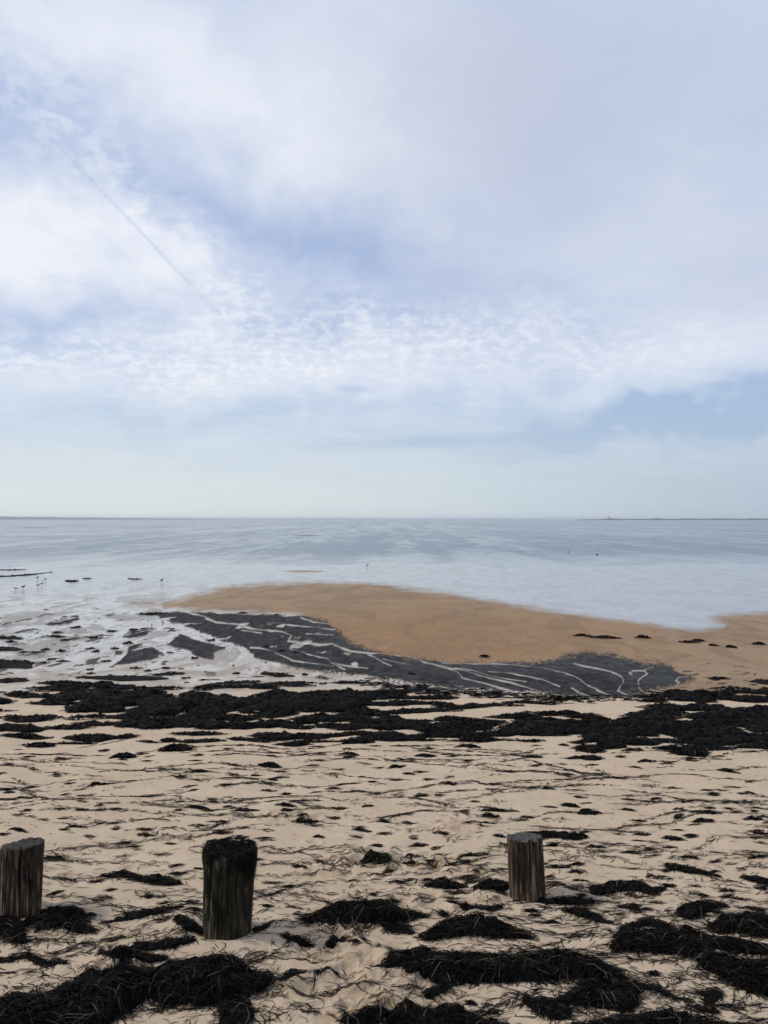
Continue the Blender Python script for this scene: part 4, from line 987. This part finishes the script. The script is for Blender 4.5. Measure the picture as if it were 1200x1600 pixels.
M_bankd = mat_plain('dark_bank_sand', (.10, .085, .07), .7, .3, .3)
bank('sandbank', '', 434, 513, 893, 1.6, M_bank)
bank('sandbank', '', 455, 502, 837, .8, M_bankd)
bank('sandbank', '', 20, 84, 825, .6, M_bankd)

# ------------------------------------------------------------------ far shore: dune spit with lighthouse, hazy coast, a boat
def ridge(name, xs, hs, dist, depth, mat):
    x = np.interp(np.linspace(0, 1, 400), np.linspace(0, 1, len(xs)), xs); h = np.interp(x, xs, hs)
    gx = (x - CX) / F * dist; hm = h / F * dist * (1 + .25 * fbm(gx * .02, gx * 0, 4, 91)) + .3 * fbm(gx * .1, gx * 0, 2, 92) * (h > .3)
    v = np.linspace(0, 1, 9); prof = np.sin(pi * v) ** .7
    X = np.repeat(gx[:, None], 9, 1); Yy = dist + v[None, :] * depth + 0 * X; Zz = SEA - .5 + prof[None, :] * (hm[:, None] + .5) * (1 + .2 * fbm(X * .03, Yy * .05, 3, 93))
    ii = np.arange(400 * 9).reshape(400, 9)
    me = mesh_np(name, np.stack([X, Yy, Zz], -1).reshape(-1, 3), np.stack([ii[:-1, :-1], ii[1:, :-1], ii[1:, 1:], ii[:-1, 1:]], -1).reshape(-1, 4)); smooth(me)
    o = obj(name, me, mat); o['kind'] = 'structure'; return o
M_dune = mat_plain('dune_scrub', (.085, .085, .065), .9, .5, .02)
M_coast = mat_plain('far_wooded_coast', (.07, .08, .065), .9, .4, .004)
DS = 2900.0
ridge('dune_spit', [905, 920, 945, 956, 962, 970, 985, 1030, 1036, 1042, 1050, 1070, 1095, 1110, 1130, 1150, 1180, 1200, 1260, 1400, 1700, 2400], [0, .8, 1.5, 2.0, 3.0, 2.0, 1.6, 1.8, 3.0, 2.8, 1.9, 2.0, 2.6, 2.2, 2.4, 2.2, 2.0, 2.4, 2.6, 3, 3, 2], DS, 160, M_dune)
ridge('far_coast', [-1500, -400, -60, 0, 40, 90, 140, 200, 260, 330], [5, 5, 4.6, 4.2, 3.9, 3.4, 2.8, 2.1, 1.4, .4], 8500.0, 900, M_coast)

def frustum(r0, r1, z0, z1, n=12):
    V = [(math.cos(2 * pi * k / n) * r, math.sin(2 * pi * k / n) * r, z) for r, z in ((r0, z0), (r1, z1)) for k in range(n)]
    Q = [(k, (k + 1) % n, n + (k + 1) % n, n + k) for k in range(n)]
    V += [(0, 0, z0), (0, 0, z1)]
    tri = [((k + 1) % n, k, 2 * n) for k in range(n)] + [(n + k, n + (k + 1) % n, 2 * n + 1) for k in range(n)]
    return V, Q, tri
M_lw = mat_plain('lighthouse_paint', (.35, .35, .34), .7, .1, .5); M_lk = mat_plain('lighthouse_dark_metal', (.05, .05, .05), .5, .2, .5)
lh = empty('lighthouse', ((951.5 - CX) / F * (DS + 60), DS + 60, SEA + 2.6)); tag(lh, 'tiny square lighthouse tower on the far dune spit', 'lighthouse')
obj('tower', mesh_np('tower', *frustum(2.6, 2.0, -1.0, 8.5, 4)), M_lw, lh)
obj('gallery', mesh_np('gallery', *frustum(2.7, 2.7, 8.5, 8.9, 8)), M_lk, lh)
obj('lantern', mesh_np('lantern', *frustum(1.4, 1.4, 8.9, 11.0, 8)), M_lk, lh)
obj('roof', mesh_np('roof', *frustum(1.7, .15, 11.0, 12.2, 8)), M_lk, lh)
M_white = mat_plain('white_boat_paint', (.75, .75, .73), .4, .05, 1)
bt = empty('boat', ((1130 - CX) / F * 1900, 1900, SEA)); tag(bt, 'tiny white boat on the water before the far dune spit', 'boat'); bt.rotation_euler.z = .4
hv = []
for i, x in enumerate(np.linspace(-3.4, 3.8, 9)):
    k = 1 - max(0, (x - .5) / 3.3) ** 2; k = max(k, .03)
    hv += [(x, -1.2 * k, 1.1 + .06 * max(x, 0)), (x, -.8 * k, .0), (x, 0, -.3), (x, .8 * k, .0), (x, 1.2 * k, 1.1 + .06 * max(x, 0))]
hq = [(i * 5 + j, i * 5 + j + 1, i * 5 + j + 6, i * 5 + j + 5) for i in range(8) for j in range(4)] + [(i * 5 + 4, i * 5, i * 5 + 5, i * 5 + 9) for i in range(8)]
obj('hull', mesh_np('hull', hv, hq, [(0, 4, 2), (0, 2, 1), (2, 4, 3)]), M_white, bt)
cv, cq, ct = frustum(1.25, 1.0, 1.1, 2.7, 4); obj('cabin', mesh_np('cabin', cv, cq, ct), M_white, bt)

# ------------------------------------------------------------------ thin sea haze
hb = []
for x in (-46000, 46000):
    for y in (-1000, 46000):
        for z in (-10.0, 24.0): hb.append((x, y, z))
me = mesh_np('haze', hb, [(0, 1, 3, 2), (4, 6, 7, 5), (0, 4, 5, 1), (2, 3, 7, 6), (0, 2, 6, 4), (1, 5, 7, 3)])
hm, hn, hout = newmat('sea_haze')
pv = hn.node('ShaderNodeVolumePrincipled', {'Color': (.86, .93, 1.0), 'Density': .00010})
hn.l.new(pv.outputs[0], hout.inputs['Volume'])
ho = obj('haze', me, hm); ho['kind'] = 'stuff'
tag(ho, 'thin pale haze over the sea', 'haze')
